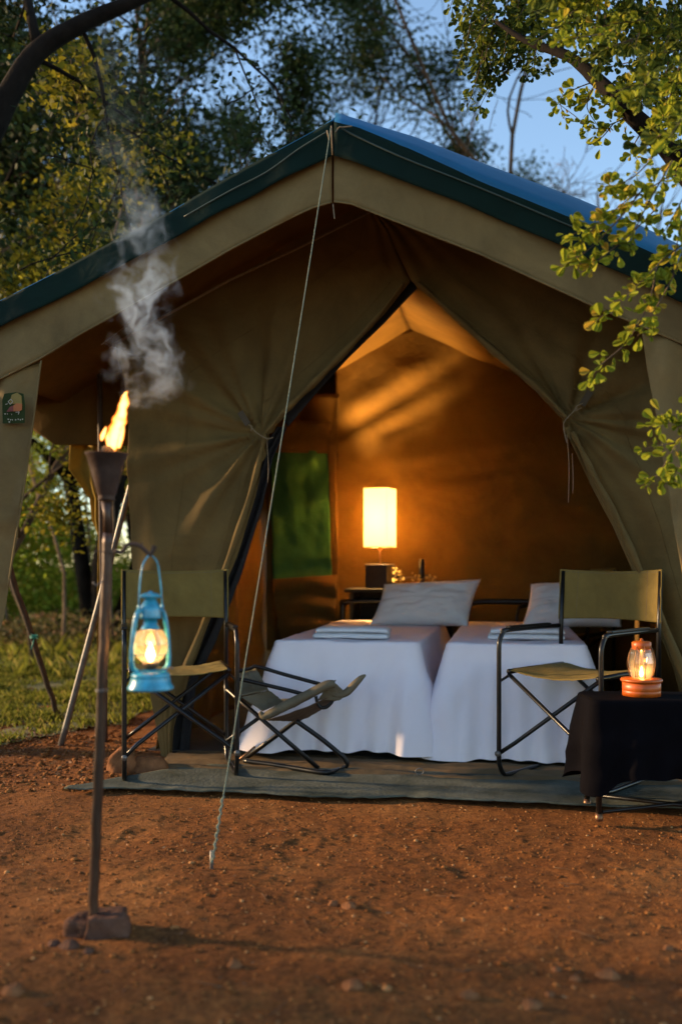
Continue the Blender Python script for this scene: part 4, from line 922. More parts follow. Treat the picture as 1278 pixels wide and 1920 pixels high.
rr_ = obj('seat_roll', bm, M_OLIVE, rc, True)
sheet('footrest', [(622, 1276, 4.38), (648, 1298, 4.40), (640, 1311, 4.40), (596, 1312, 4.42)], M_OLIVE, 0.0, seed=4, th=0.010)
bm = NB(); tube(bm, smooth_path(PT([(618, 1300), (634, 1304), (650, 1298), (663, 1285), (676, 1272), (685, 1266)], 4.41, 4.40), 5), [float(x) for x in np.interp(np.linspace(0, 5, 26), range(6), [0.014, 0.024, 0.030, 0.030, 0.022, 0.006])], 14, flat=0.6); obj('headrest', bm, M_OLIVE, rc, True)

# ------------------------------------------------------------------ side table with cloth and orange lantern
TX0, TX1, TY0, TY1, TZ = 0.945, 1.60, 3.55, 3.79, 0.452
cxt, cyt = (TX0 + TX1) / 2, (TY0 + TY1) / 2
tb = thing('side_table', 'low folding side table under a black cloth at the right edge', 'table', (cxt, cyt, 0), R(-2))
hx, hy = (TX1 - TX0) / 2, (TY1 - TY0) / 2
bm = NB(); box(bm, (0, 0, TZ - 0.012), (2 * hx, 2 * hy, 0.02), 0.006); obj('table_top', bm, M_DARKWOOD, tb)
for sx in (-1, 1):
    for sy in (-1, 1):
        z0 = 0.006 if sy > 0 else 0.0
        bm = NB(); tube(bm, [(sx * (hx - 0.02), sy * (hy - 0.02), z0), (sx * (hx - 0.02), sy * (hy - 0.02), TZ - 0.02)], 0.011, 10); obj('leg', bm, M_TUBE, tb)
        bm = NB(); lathe(bm, [(0.015, 0), (0.016, 0.01), (0.013, 0.028)], (sx * (hx - 0.02), sy * (hy - 0.02), z0), 12, True, True); obj('foot', bm, M_BURNER, tb)
for a, b in (((-hx + 0.03, hy - 0.02, 0.05), (hx - 0.03, -hy + 0.02, 0.03)), ((-hx + 0.03, -hy + 0.03, 0.03), (hx - 0.03, hy - 0.02, 0.05))):
    bm = NB(); tube(bm, [a, b], 0.008, 8); obj('stretcher', bm, M_TUBE, tb)
bm = drape('c', hx + 0.002, hy + 0.002, TZ + 0.004, 0.165, M_BLACKCLOTH, flare=0.02, fold=0.03, nf=11, seed=8.1, corner=0.02, drop_corner=0.22, wr=0.002)
tcl = obj('tablecloth', bm, M_BLACKCLOTH); tcl.location = (cxt, cyt, 0); tcl.rotation_euler = (0, 0, R(-2)); tag(tcl, 'black cloth draped over the low side table with pointed hanging corners', 'tablecloth')
lp = W(1202, 1300, 3.66); LZ = TZ + 0.006; s = F / 3.66
ol = thing('orange_lantern', 'orange lantern with clear glass jar glowing on the black tablecloth', 'lantern', (lp.x, lp.y, LZ))
bm = NB(); rb = 35 / s; lathe(bm, [(0.001, 0), (rb, 0), (rb, 0.018), (rb * 0.985, 0.020), (rb, 0.022), (rb, 0.050), (rb * 0.9, 0.052)], closed_bottom=False, seg=36); obj('base', bm, M_ORANGE, ol)
bm = NB(); lathe(bm, [(rb * 0.9, 0.052), (rb * 1.08, 0.054), (rb * 1.10, 0.060), (rb * 1.06, 0.065), (0.012, 0.066)], seg=36); obj('rim', bm, M_ORANGE, ol)
gh = (1272 - 1215) / s
bm = NB(); lathe(bm, [(0.034, 0.066), (0.040, 0.072), (0.050, 0.072 + gh * 0.45), (0.042, 0.072 + gh * 0.8), (0.030, 0.072 + gh * 1.02)], seg=8)
gl1 = obj('glass_jar', bm, glass('clear_glass', (0.98, 0.96, 0.92), 0.03, 0.03), ol, smooth=False); gl1.modifiers.new('s', 'SOLIDIFY').thickness = 0.002
zt_ = 0.072 + gh
bm = NB(); lathe(bm, [(0.034, zt_ - 0.012), (0.036, zt_), (0.036, zt_ + 0.014), (0.030, zt_ + 0.018), (0.006, zt_ + 0.020), (0.006, zt_ + 0.028), (0.001, zt_ + 0.030)], seg=24); obj('cap', bm, M_ORANGE, ol)
for k in range(8):
    a = k * math.pi / 4
    bm = NB(); tube(bm, smooth_path([(0.035 * math.cos(a), 0.035 * math.sin(a), zt_), (0.045 * math.cos(a), 0.045 * math.sin(a), 0.072 + gh * 0.8), (0.054 * math.cos(a), 0.054 * math.sin(a), 0.072 + gh * 0.45), (0.043 * math.cos(a), 0.043 * math.sin(a), 0.068)]), 0.0012, 5); obj('wire_guard', bm, M_BURNER, ol)
bm = NB(); lathe(bm, [(0.001, 0.066), (0.009, 0.066), (0.008, 0.066 + gh * 0.92), (0.001, 0.067 + gh * 0.92)], seg=14); obj('candle_tube', bm, glass('tube_glass', (1.0, 0.8, 0.5), 0.1, 0.12), ol)
M_FLW = emis('flame_white', (1.0, 0.62, 0.22), 16)
bm = NB(); lathe(bm, [(0.001, 0.07), (0.006, 0.076), (0.0075, 0.084), (0.004, 0.098), (0.0005, 0.112)], seg=12); obj('flame', bm, M_FLW, ol)
ld = bpy.data.lights.new('candle_light', 'POINT'); ld.energy = 0.3; ld.color = (1.0, 0.48, 0.14); ld.shadow_soft_size = 0.01
q = bpy.data.objects.new('candle_light', ld); col.objects.link(q); q.parent = ol; q.location = (0, -0.016, 0.10)

# ------------------------------------------------------------------ torch
DT = 2.50; s = F / DT
foot = G(173, 1738); foot.z = zat(foot.x, foot.y)
to = thing('tiki_torch', 'burning iron garden torch on a thin rusty pole at front left', 'torch', (foot.x, foot.y, 0))
A = W(173, 1745, DT); B = W(203, 1000, DT)
def onp(k): return A.lerp(B, k)
bm = NB(); n = 40; tube(bm, [onp(k / n) + Vector((0.003 * mn.noise(Vector((k * 0.4, 0, 0))), 0, 0)) for k in range(n + 1)], [0.0135 + 0.0012 * mn.noise(Vector((k * 0.8, 3, 0))) for k in range(n + 1)], 12); obj('pole', bm, M_RUST, to, True)
CB = W(200, 940, DT)
bm = NB(); tube(bm, [B, W(201, 965, DT), CB], [0.0135, 0.010, 0.015], 12); obj('neck', bm, M_RUST, to, True)
bm = NB(); c = W(200, 936, DT); hr = (936 - 850) / s; lathe(bm, [(0.001, -0.004), (0.019, -0.004), (0.022, 0.0), (0.019, 0.006), (0.024, 0.012), (0.040, hr * 0.6), (0.052, hr * 0.96), (0.056, hr * 0.985), (0.056, hr), (0.048, hr * 0.985), (0.040, hr * 0.9), (0.001, hr * 0.85)], c, 32); obj('cup', bm, M_CUP, to, True)
ct = c + Vector((0, 0, hr))
bm = NB(); lathe(bm, [(0.001, -0.008), (0.018, -0.006), (0.017, 0.012), (0.014, 0.018), (0.001, 0.018)], ct + Vector((0.004, 0, 0)), 16); obj('wick', bm, mat('charred_wick', (0.015, 0.01, 0.008), rough=0.9), to, True)
M_FLAME, t, p, out = newmat('torch_flame')
tc = t.nodes.new('ShaderNodeTexCoord'); lw = t.nodes.new('ShaderNodeLayerWeight'); lw.inputs[0].default_value = 0.5
rp = _ramp(lw.outputs['Facing'], [(0.0, (1.0, 0.52, 0.16)), (0.35, (1.0, 0.28, 0.035)), (1.0, (1.0, 0.10, 0.005))]); em = t.nodes.new('ShaderNodeEmission'); t.links.new(rp.outputs[0], em.inputs[0])
mr = t.nodes.new('ShaderNodeMapRange'); mr.inputs[1].default_value = 0; mr.inputs[2].default_value = 1; mr.inputs[3].default_value = 1.9; mr.inputs[4].default_value = 0.5; t.links.new(lw.outputs['Facing'], mr.inputs[0]); t.links.new(mr.outputs[0], em.inputs[1])
trn = t.nodes.new('ShaderNodeBsdfTransparent'); mx = t.nodes.new('ShaderNodeMixShader')
mr2 = t.nodes.new('ShaderNodeMapRange'); mr2.inputs[1].default_value = 0.55; mr2.inputs[2].default_value = 1.0; mr2.inputs[3].default_value = 0.0; mr2.inputs[4].default_value = 0.95; t.links.new(lw.outputs['Facing'], mr2.inputs[0])
t.links.new(mr2.outputs[0], mx.inputs[0]); t.links.new(em.outputs[0], mx.inputs[1]); t.links.new(trn.outputs[0], mx.inputs[2]); t.links.new(mx.outputs[0], out.inputs[0])
bm = NB(); tube(bm, smooth_path(PT([(208, 850), (210, 838), (214, 822), (219, 806), (224, 788), (229, 768), (233, 750), (240, 736)], DT), 4), [0.006, 0.014, 0.019, 0.020, 0.018, 0.014, 0.011, 0.008, 0.001][:8] and [x for x in np.interp(np.linspace(0, 7, 29), range(8), [0.008, 0.010, 0.018, 0.020, 0.015, 0.011, 0.0085, 0.001])], 16)
for v in bm.verts: v.co += Vector((mn.noise(v.co * 60), 0.5 * mn.noise(v.co * 60 + Vector((9, 0, 0))), mn.noise(v.co * 45 + Vector((0, 5, 0))))) * 0.009
obj('flame', bm, M_FLAME, to, True)
bm = NB(); tube(bm, smooth_path(PT([(190, 826), (192, 818), (196, 808), (199, 800)], DT), 4), [x for x in np.interp(np.linspace(0, 3, 13), range(4), [0.002, 0.007, 0.005, 0.001])], 12); obj('flame', bm, M_FLAME, to, True)
for P_ in ([(222, 840), (226, 822), (230, 806), (231, 792)], [(204, 838), (203, 822), (207, 808), (206, 798)]):
    bm = NB(); tube(bm, smooth_path(PT(P_, DT - 0.008), 4), [float(x) for x in np.interp(np.linspace(0, 3, 13), range(4), [0.004, 0.008, 0.005, 0.0008])], 12); obj('flame', bm, M_FLAME, to, True)
ld = bpy.data.lights.new('torch_light', 'POINT'); ld.energy = 1.3; ld.color = (1.0, 0.42, 0.10); ld.shadow_soft_size = 0.03
q = bpy.data.objects.new('torch_light', ld); col.objects.link(q); q.parent = to; pp = W(216, 800, DT - 0.035); q.location = pp - PM[to].translation
# block the pole stands in
bm = NB(); g = W(190, 1742, DT)
for (x0, y0, z0, sx, sy, sz, rot) in ((0.018, 0, 0.024, 0.105, 0.10, 0.060, 8), (-0.048, 0.004, 0.016, 0.07, 0.08, 0.048, -15)):
    b = bmesh.new(); bmesh.ops.create_cube(b, size=1); bmesh.ops.subdivide_edges(b, edges=b.edges[:], cuts=7, use_grid_fill=True)
    for v in b.verts:
        v.co.x *= sx * (1.12 - 0.28 * (v.co.z + 0.5)); v.co.y *= sy * (1.1 - 0.2 * (v.co.z + 0.5)); v.co.z *= sz
        v.co += v.co.normalized() * 0.010 * mn.fractal(v.co * 28 + Vector((rot, 0, 0)), 1, 2, 4)
    bmesh.ops.transform(b, matrix=Matrix.Translation((g.x + x0, g.y + y0, foot.z + z0)) @ Matrix.Rotation(R(rot), 4, 'Z'), verts=b.verts)
    me = bpy.data.meshes.new('t'); b.to_mesh(me); b.free(); bm.from_mesh(me)
obj('base_block', bm, M_BLOCK, to, True)
for px, py, s_, sd, lab in ((130, 1778, .026, 2, 'dark clod of earth left of the torch foot'), (102, 1772, .018, 7, 'smaller clod outermost beside the torch foot'), (165, 1788, .015, 12, 'flat clod directly in front of the torch foot')):
    g = G(px, py); rock('clod', lab, (g.x, g.y), (s_, s_ * .8, s_ * .6), sd, M_BLOCK, 'clods around the torch foot')
# hook: wire and twisted twig tied to the pole
bm = NB(); tube(bm, smooth_path([W(176, 1034, DT - 0.02), W(200, 1034, DT - 0.022), W(222, 1034, DT - 0.02)]), 0.0018, 6); tube(bm, smooth_path([W(190, 1014, DT), W(215, 1018, DT - 0.01), W(240, 1022, DT - 0.01)]), 0.0012, 6)
pts = [W(214, 1033, DT - 0.02), W(228, 1036, DT - 0.02), W(236, 1024, DT - 0.02), W(250, 1020, DT - 0.02), (W(264, 1025, DT - 0.02)), W(276, 1036, DT - 0.02), W(281, 1040, DT - 0.02), W(287, 1032, DT - 0.02), W(290, 1023, DT - 0.02)]
sp = smooth_path(pts, 4); tube(bm, sp, [0.0052 + 0.0022 * abs(mn.noise(Vector((k * 0.7, 1, 0)))) + (0.0015 if k > len(sp) - 4 else 0) for k in range(len(sp))], 8); tube(bm, [W(262, 1024, DT - 0.02), W(268, 1017, DT - 0.02)], [0.003, 0.001], 6)
obj('twig_hook', bm, M_DARKSTICK, to, True)
bm = NB(); tube(bm, [onp(0.60) + Vector((0.016 * math.cos(k), 0.016 * math.sin(k), 0.004 * k / 6)) for k in range(14)], 0.0018, 5); tube(bm, [W(192, 1090, DT - 0.016), W(180, 1098, DT - 0.02), W(174, 1092, DT - 0.02)], 0.002, 5); obj('binding_wire', bm, M_STEEL, to, True)

# ------------------------------------------------------------------ blue hurricane lantern hanging on the hook
DLN = DT - 0.02; s = F / DLN; bz = W(282, 1294, DLN)
bl = thing('hurricane_lantern', 'bright blue hurricane lantern hanging lit from the torch hook', 'lantern', bz, R(38))
k = 1 / s
def yz(y): return (1294 - y) / s
bm = NB(); lathe(bm, [(0.001, 0.001), (37 * k, 0.0), (43 * k, 0.003), (43 * k, 0.007), (38 * k, yz(1281)), (36 * k, yz(1272)), (35.5 * k, yz(1268)), (36.5 * k, yz(1266)), (34 * k, yz(1262)), (22 * k, yz(1257)), (9 * k, yz(1255)), (0.001, yz(1254))], seg=40); obj('fuel_tank', bm, M_BLUEP, bl)
bm = NB(); lathe(bm, [(9 * k, yz(1257)), (10 * k, yz(1252)), (15 * k, yz(1249)), (16 * k, yz(1244)), (13 * k, yz(1241)), (0.001, yz(1240))], seg=24); obj('burner', bm, M_BURNER, bl)
bm = NB(); lathe(bm, [(15 * k, yz(1243)), (22 * k, yz(1236)), (30 * k, yz(1224)), (33 * k, yz(1210)), (31 * k, yz(1197)), (24 * k, yz(1184)), (17 * k, yz(1178))], seg=36)
gl2 = obj('globe', bm, glass('amber_glass', (1.0, 0.93, 0.80), 0.05, 0.06), bl); gl2.modifiers.new('s', 'SOLIDIFY').thickness = 0.0015
bm = NB(); lathe(bm, [(18 * k, yz(1180)), (17 * k, yz(1176)), (13 * k, yz(1172)), (12.5 * k, yz(1161)), (0.001, yz(1161))], seg=28); obj('globe_plate', bm, M_BLUEP, bl)
bm = NB(); lathe(bm, [(19 * k, yz(1160)), (20.5 * k, yz(1158)), (19 * k, yz(1154)), (20 * k, yz(1146)), (18.5 * k, yz(1138)), (14 * k, yz(1130)), (11 * k, yz(1127)), (11 * k, yz(1122)), (0.001, yz(1122))], seg=32); obj('chimney', bm, M_BLUEP, bl)
bm = NB(); lathe(bm, [(10 * k, yz(1123)), (20 * k, yz(1120)), (21 * k, yz(1118)), (14 * k, yz(1113)), (4 * k, yz(1111)), (3 * k, yz(1108)), (0.001, yz(1108))], seg=30); obj('vent_cap', bm, M_BLUEP, bl)
for sg in (-1, 1):
    bm = NB(); tube(bm, smooth_path([(sg * 14 * k, 0, yz(1147)), (sg * 22 * k, 0, yz(1145)), (sg * 28 * k, 0, yz(1152)), (sg * 33 * k, 0, yz(1175)), (sg * 36.5 * k, 0, yz(1205)), (sg * 38 * k, 0, yz(1235)), (sg * 36 * k, 0, yz(1250)), (sg * 28 * k, 0, yz(1258)), (sg * 22 * k, 0, yz(1262))], 5), 4.6 * k, 12); obj('side_tube', bm, M_BLUEP, bl)
    bm = NB(); box(bm, (sg * 24 * k, 0.0, yz(1140)), (0.006, 0.012, 0.016), 0.002); obj('handle_lug', bm, M_BLUEP, bl)
bm = NB()
for zz, rr0 in ((1226, 31.5), (1206, 34.5)):
    tube(bm, [(rr0 * k * math.cos(a * math.pi / 18), rr0 * k * math.sin(a * math.pi / 18), yz(zz)) for a in range(36)], 0.0009, 5, closed=True)
for a0 in (math.pi / 2, -math.pi / 2): tube(bm, smooth_path([(18 * k * math.cos(a0), 18 * k * math.sin(a0), yz(1180)), (26 * k * math.cos(a0), 26 * k * math.sin(a0), yz(1188)), (34.5 * k * math.cos(a0), 34.5 * k * math.sin(a0), yz(1206)), (31.5 * k * math.cos(a0), 31.5 * k * math.sin(a0), yz(1226)), (16 * k * math.cos(a0), 16 * k * math.sin(a0), yz(1244))]), 0.0009, 5)
obj('wire_guard', bm, M_BLUEP, bl)
hk = W(281, 1041, DLN) - bz; hk = Matrix.Rotation(-R(38), 3, 'Z') @ hk
bm = NB(); tube(bm, smooth_path([(-24 * k, 0, yz(1140)), (-23 * k, 0, yz(1115)), (-20 * k, 0, yz(1080)), (hk.x * .4 - 14 * k, hk.y * .6, yz(1056)), (hk.x, hk.y, hk.z), (hk.x * .4 + 14 * k, hk.y * .6, yz(1054)), (19 * k, 0, yz(1080)), (23 * k, 0, yz(1115)), (24 * k, 0, yz(1140))], 6), 0.0022, 8); obj('handle', bm, M_BLUEP, bl)
bm = NB(); lathe(bm, [(0.001, yz(1241)), (6 * k, yz(1238)), (8.5 * k, yz(1228)), (6 * k, yz(1219)), (2 * k, yz(1210)), (0.0004, yz(1204))], seg=16); obj('flame', bm, emis('lantern_flame', (1.0, 0.66, 0.28), 14), bl)
bm = NB(); tube(bm, [(15 * k, -22 * k, yz(1253)), (26 * k, -30 * k, yz(1252))], 0.0018, 6); lathe(bm, [(0.0005, -0.002), (0.006, -0.002), (0.006, 0.002), (0.0005, 0.002)], (27 * k, -31 * k, yz(1252)), 12); obj('wick_knob', bm, M_STEEL, bl)
ld = bpy.data.lights.new('lantern_light', 'POINT'); ld.energy = 0.3; ld.color = (1.0, 0.5, 0.16); ld.shadow_soft_size = 0.012
q = bpy.data.objects.new('lantern_light', ld); col.objects.link(q); q.parent = bl; q.location = (0, 0, yz(1214))

# ------------------------------------------------------------------ trees
def grow(segs, tips, p_, d_, L_, r_, lev, rng, gnarl=0.25, up=0.1, kids=3, spread=0.8, shrink=0.68, minr=0.004):
    n = 5; pts = [p_.copy()]; rad = [r_]; d = d_.normalized(); q = p_.copy()
    for i in range(n):
        d = (d + Vector((rng.gauss(0, gnarl), rng.gauss(0, gnarl), rng.gauss(0, gnarl) + up)) * 0.5).normalized(); q = q + d * (L_ / n); pts.append(q.copy()); rad.append(max(minr, r_ * (1 - 0.45 * (i + 1) / n)))
    segs.append((pts, rad))
    if lev <= 1:
        for q_ in pts[1:]: tips.append((q_, lev))
    if lev == 0: return
    for k in range(kids + (1 if rng.random() < 0.4 else 0)):
        j = rng.choice([2, 3, 4, 5, 5]); a = rng.uniform(0, 6.28); o_ = d.orthogonal().normalized(); o_.rotate(Matrix.Rotation(a, 3, d))
        nd = (d * (1 - spread * 0.5) + o_ * spread * rng.uniform(0.6, 1.2)).normalized()
        grow(segs, tips, pts[j], nd, L_ * shrink * rng.uniform(0.8, 1.2), rad[j] * 0.7, lev - 1, rng, gnarl, up, kids, spread, shrink, minr)
def tree(name, lab, cat, base, stems, lev, leafm, barkm, nleaf, lsize, seed, cl=0.25, group=None, gnarl=0.25, up=0.12, kids=3, spread=0.8, shrink=0.68, extra=None, aspect=0.55, box_=None, pxr=None, ncl=None, zmin=None):
    rng = random.Random(seed); r2 = np.random.default_rng(seed); t_ = thing(name, lab, cat, base, 0, group); segs, tips = [], []
    for (p_, d_, L_, r_) in stems: grow(segs, tips, Vector(p_), Vector(d_), L_, r_, lev, rng, gnarl, up, kids, spread, shrink)
    if extra:
        for pts, rad in extra: segs.append((smooth_path(pts, 5), rad))
    big_ = [s_ for s_ in segs if (s_[1][0] if isinstance(s_[1], list) else s_[1]) > 0.018]; small = [s_ for s_ in segs if s_ not in big_]
    bm = NB()
    for pts, rad in big_: tube(bm, pts, rad, 7)
    obj('trunk', bm, barkm, t_, True)
    if small:
        bm = NB()
        for pts, rad in small: tube(bm, pts, rad, 4)
        o = obj('branches', bm, barkm, t_, True); o['kind'] = 'stuff'
    if tips:
        T_ = np.array([list(q) for q, _ in tips])
        if pxr is not None:
            pxs = T_[:, 0] / T_[:, 1] * F + 639; kk = (pxs > pxr[0]) & (pxs < pxr[1])
            if kk.any(): T_ = T_[kk]
        if zmin: T_ = T_[T_[:, 2] > zmin]
        if ncl: T_ = T_[r2.choice(len(T_), min(ncl, len(T_)), replace=False)]
        k_ = r2.integers(0, len(T_), nleaf); C_ = T_[k_] + r2.normal(size=(nleaf, 3)) * cl * np.array([1, 1, 0.75])
        if box_ is not None: C_ = C_[box_(C_)]
        V, Fq = leaf_cloud(C_, lsize, r2, flat=0.2, aspect=aspect); o = link('crown', npmesh('crown', V, Fq), leafm, t_, True, smooth=False)
    return t_
gt = 'trees behind the tent'
def gp(px, D): return Vector(((px - 639) / F * D, D, 0))
# multi-stemmed tree whose trunks show left of the ridge
b = gp(425, 9.5); tree('acacia_tree', 'dark multi-stemmed tree whose forked trunks rise behind the left roof slope', 'tree', b, [(b, (-0.06, 0, 1), 4.2, 0.10), (b + Vector((0.22, 0, 0)), (0.14, 0.1, 1), 4.3, 0.085), (b + Vector((0.1, 0.1, 0)), (0.26, 0.2, 1), 4.4, 0.06)], 3, L_MID, M_BARK, 20000, 0.058, 11, 0.15, gt, up=0.10, shrink=0.50, kids=3, pxr=(330, 660), ncl=100, zmin=5.0)
b = gp(762, 12.5); tree('acacia_tree', 'thin open-crowned tree against the blue sky right of the ridge', 'tree', b, [(b, (-0.02, 0, 1), 5.4, 0.075), (b + Vector((0.1, 0, 4.4)), (0.9, 0, 0.35), 1.9, 0.03)], 3, L_MID, M_BARK, 15000, 0.058, 23, 0.16, gt, up=0.06, shrink=0.48, kids=4, pxr=(640, 880), ncl=110)
b = gp(960, 15); tree('acacia_tree', 'far low tree showing only its top beyond the blue roof slope', 'tree', b, [(b, (0.02, 0, 1), 5.2, 0.08)], 3, L_MID, M_BARK, 8000, 0.062, 31, 0.16, gt, up=0.02, shrink=0.42, kids=4, pxr=(860, 1040), ncl=90)
b = gp(190, 12.0); tree('leafy_tree', 'broad dark tree filling the upper left above the awning', 'tree', b, [(b, (0.05, 0, 1), 5.0, 0.13), (b + Vector((-.1, 0, 0)), (-0.25, 0.1, 1), 5.2, 0.11), (b + Vector((.1, .1, 0)), (0.25, 0.2, 1), 5.0, 0.10)], 4, L_DARK, M_BARKD, 75000, 0.075, 41, 0.28, gt, up=0.06, shrink=0.58, kids=3, pxr=(-150, 400), ncl=230)
b = gp(-60, 14); tree('leafy_tree', 'dark tree at the left edge behind the awning leg', 'tree', b, [(b, (0.05, 0, 1), 5.2, 0.13), (b, (0.25, 0.1, 1), 5.4, 0.11)], 4, L_DARK, M_BARKD, 40000, 0.085, 47, 0.32, gt, up=0.06, shrink=0.58, kids=3, pxr=(-400, 260), ncl=150)
b = gp(300, 15.5); tree('leafy_tree', 'tall dark tree farther back between the trunks on the left', 'tree', b, [(b, (0.0, 0, 1), 6.4, 0.14), (b, (-0.2, 0.1, 1), 6.4, 0.12), (b, (0.2, 0.1, 1), 5.6, 0.1)], 4, L_DARK, M_BARKD, 36000, 0.09, 53, 0.36, gt, up=0.05, shrink=0.55, kids=3, pxr=(60, 400), ncl=110)
# foliage above the left roof slope, sunlight painted into its yellow green
b = gp(-120, 7.4); tree('sunlit_tree', 'small tree with sunlit yellow green leaves above the left awning corner', 'tree', b, [(b, (0.20, 0.02, 1), 3.0, 0.04), (b, (0.06, 0, 1), 2.9, 0.035), (b, (0.34, 0.06, 1), 3.3, 0.035)], 3, L_SUNLIT, M_BARK, 15000, 0.055, 61, 0.13, gt, up=0.05, shrink=0.46, kids=3, pxr=(-100, 330), ncl=100)

# dark arching limb, top left, from a trunk outside the frame
DA = 5.2; tr_pts = [Vector((-2.75, DA, 0)), Vector((-2.5, DA, 1.5)), W(-120, 450, DA), W(-20, 250, DA), W(20, 170, DA), W(70, 95, DA), W(150, 45, DA), W(230, 10, DA), W(330, -30, DA), W(480, -60, DA)]
tree('arching_tree', 'tree with one dark limb arching across the top left corner', 'tree', tr_pts[0], [(W(70, 95, DA), (-0.2, 0, 1), 0.9, 0.03), (W(230, 10, DA), (0.5, 0, 0.4), 1.0, 0.03), (W(0, 210, DA), (-0.7, 0.1, 0.4), 0.9, 0.03), (W(150, 45, DA), (0.2, 0.3, -0.3), 0.8, 0.016), (W(60, 105, DA), (0.4, 0.5, -0.1), 0.9, 0.016), (W(300, -20, DA), (0.5, 0.5, -0.2), 0.9, 0.016)], 2, L_DARK, M_BARKD, 9000, 0.045, 71, 0.16, gt, up=0.0, extra=[(tr_pts, [0.095, 0.022])], shrink=0.65)
# slender trees seen through the gap left of the front wall
gs = 'slender trees in the gap left of the tent'
for i, (px, D, d_, L_, lab) in enumerate(((62, 9.0, (-0.15, 0, 1), 2.0, 'forked dark sapling nearest the awning leg'), (118, 10.5, (0.22, 0, 1), 2.2, 'crooked pale trunk in the middle of the gap'), (158, 12.0, (-0.12, 0, 1), 2.4, 'grey forked trunk behind the torch pole'), (20, 12.5, (0.1, 0, 1), 2.3, 'thin stem at the left edge of the gap'), (212, 11.0, (0.05, 0, 1), 2.4, 'slim trunk between torch and front wall'))):
    b = gp(px, D); tree('scrub_tree', lab, 'tree', b, [(b, d_, L_, 0.022)], 3, L_SCRUB, M_BARKL if i != 0 else M_BARK, 6500, 0.055, 80 + i, 0.22, gs, gnarl=0.32, up=0.25, shrink=0.5, spread=0.5)
# woodland behind
def wood(name, lab, n, xr, yr, zr_, m, size, seed, fil=None):
    r2 = np.random.default_rng(seed); x = r2.uniform(*xr, n); y = r2.uniform(*yr, n); z = zr_[0] + (zr_[1] - zr_[0]) * r2.uniform(0, 1, n) ** 1.2
    top = zr_[1] * (0.72 + 0.5 * vnoise(x, y, 0.5, seed) + 0.3 * vnoise(x, y, 1.4, seed + 1)); den = vnoise(x, z * 1.3, 0.9, seed + 2) + 0.5 * vnoise(x, z, 2.6, seed + 3)
    k = (z < top) & (den + r2.normal(size=n) * 0.12 > -0.12); C_ = np.stack([x, y, z], 1)[k]
    V, Fq = leaf_cloud(C_, size, r2, aspect=0.6); o = link(name, npmesh(name, V, Fq), m, smooth=False); tag(o, lab, 'woodland', kind='stuff')
wood('undergrowth', 'sunlit green undergrowth closing the view left of the tent', 130000, (-6.6, 1), (12.5, 16), (0.15, 3.4), L_SCRUB, 0.085, 3)
wood('far_woodland', 'dark wooded backdrop beyond the camp clearing', 90000, (-26, 26), (22, 30), (0.0, 6.5), L_MID, 0.17, 9)
wood('low_scrub', 'low dry scrub along the far edge of the grass', 12000, (-9, -1), (10.5, 12.5), (0.0, 0.42), leafmat('scrub_dry', (0.06, 0.06, 0.02), (0.16, 0.13, 0.05), (0.25, 0.13, 0.07)), 0.06, 15)

# foreground tree on the right: trunk outside the frame, limb and hanging sprays in view
DR = 3.5; rt = thing('overhanging_tree', 'tree at the right edge with a dark limb and hanging sprays of lime green leaves', 'tree', (2.55, DR, 0))
limb = [Vector((2.55, DR, -0.05)), Vector((2.40, DR, 1.2)), Vector((2.0, DR, 1.9)), W(1420, 560, DR), W(1340, 400, DR), W(1262, 290, DR), W(1185, 215, DR), W(1120, 150, DR + .1), W(1065, 105, DR + .2), W(990, 78, DR + .3), W(930, 40, DR + .4)]
lp_ = smooth_path(limb, 6); bm = NB(); tube(bm, lp_, [np.interp(k / (len(lp_) - 1), [0, .3, .5, .7, 1], [0.09, 0.065, 0.038, 0.026, 0.007]) * (1 + 0.12 * mn.noise(Vector((k * .5, 0, 0)))) for k in range(len(lp_))], 10); obj('limb', bm, M_BARKD, rt, True)
sprays = []     # (points, leaf size, leaves per twig)
def sp(*pts, sz=0.030, dk=False): sprays.append(([W(*q) for q in pts], sz * 1.12, dk))
D1 = 2.95
sp((1300, 300, D1 + .3), (1230, 345, D1 + .1), (1175, 375, D1), (1120, 420, D1), (1070, 440, D1)); sp((1200, 360, D1), (1160, 410, D1), (1100, 470, D1), (1050, 500, D1)); sp((1120, 420, D1), (1090, 455, D1), (1075, 500, D1)); sp((1240, 380, D1 + .1), (1180, 440, D1), (1130, 480, D1), (1105, 500, D1))
sp((1320, 430, D1), (1250, 480, D1), (1200, 530, D1), (1150, 575, D1), (1118, 600, D1)); sp((1230, 500, D1), (1215, 570, D1), (1175, 640, D1), (1130, 680, D1), (1110, 705, D1)); sp((1300, 420, D1), (1260, 520, D1), (1215, 600, D1), (1195, 630, D1)); sp((1290, 380, D1), (1270, 450, D1), (1260, 520, D1))
sp((1330, 720, D1), (1270, 780, D1), (1215, 800, D1)); sp((1330, 760, D1), (1270, 830, D1), (1240, 880, D1), (1210, 912, D1)); sp((1300, 790, D1), (1262, 800, D1), (1240, 775, D1)); sp((1310, 850, D1), (1270, 880, D1), (1240, 915, D1)); sp((1265, 830, D1), (1225, 838, D1), (1205, 842, D1))
sp((1250, 260, D1 + .2), (1200, 320, D1), (1160, 345, D1), (1130, 350, D1)); sp((1260, 300, D1), (1215, 380, D1), (1190, 430, D1), (1175, 460, D1)); sp((1300, 330, D1), (1265, 400, D1), (1240, 440, D1))
sz2 = 0.028; D2 = 3.5
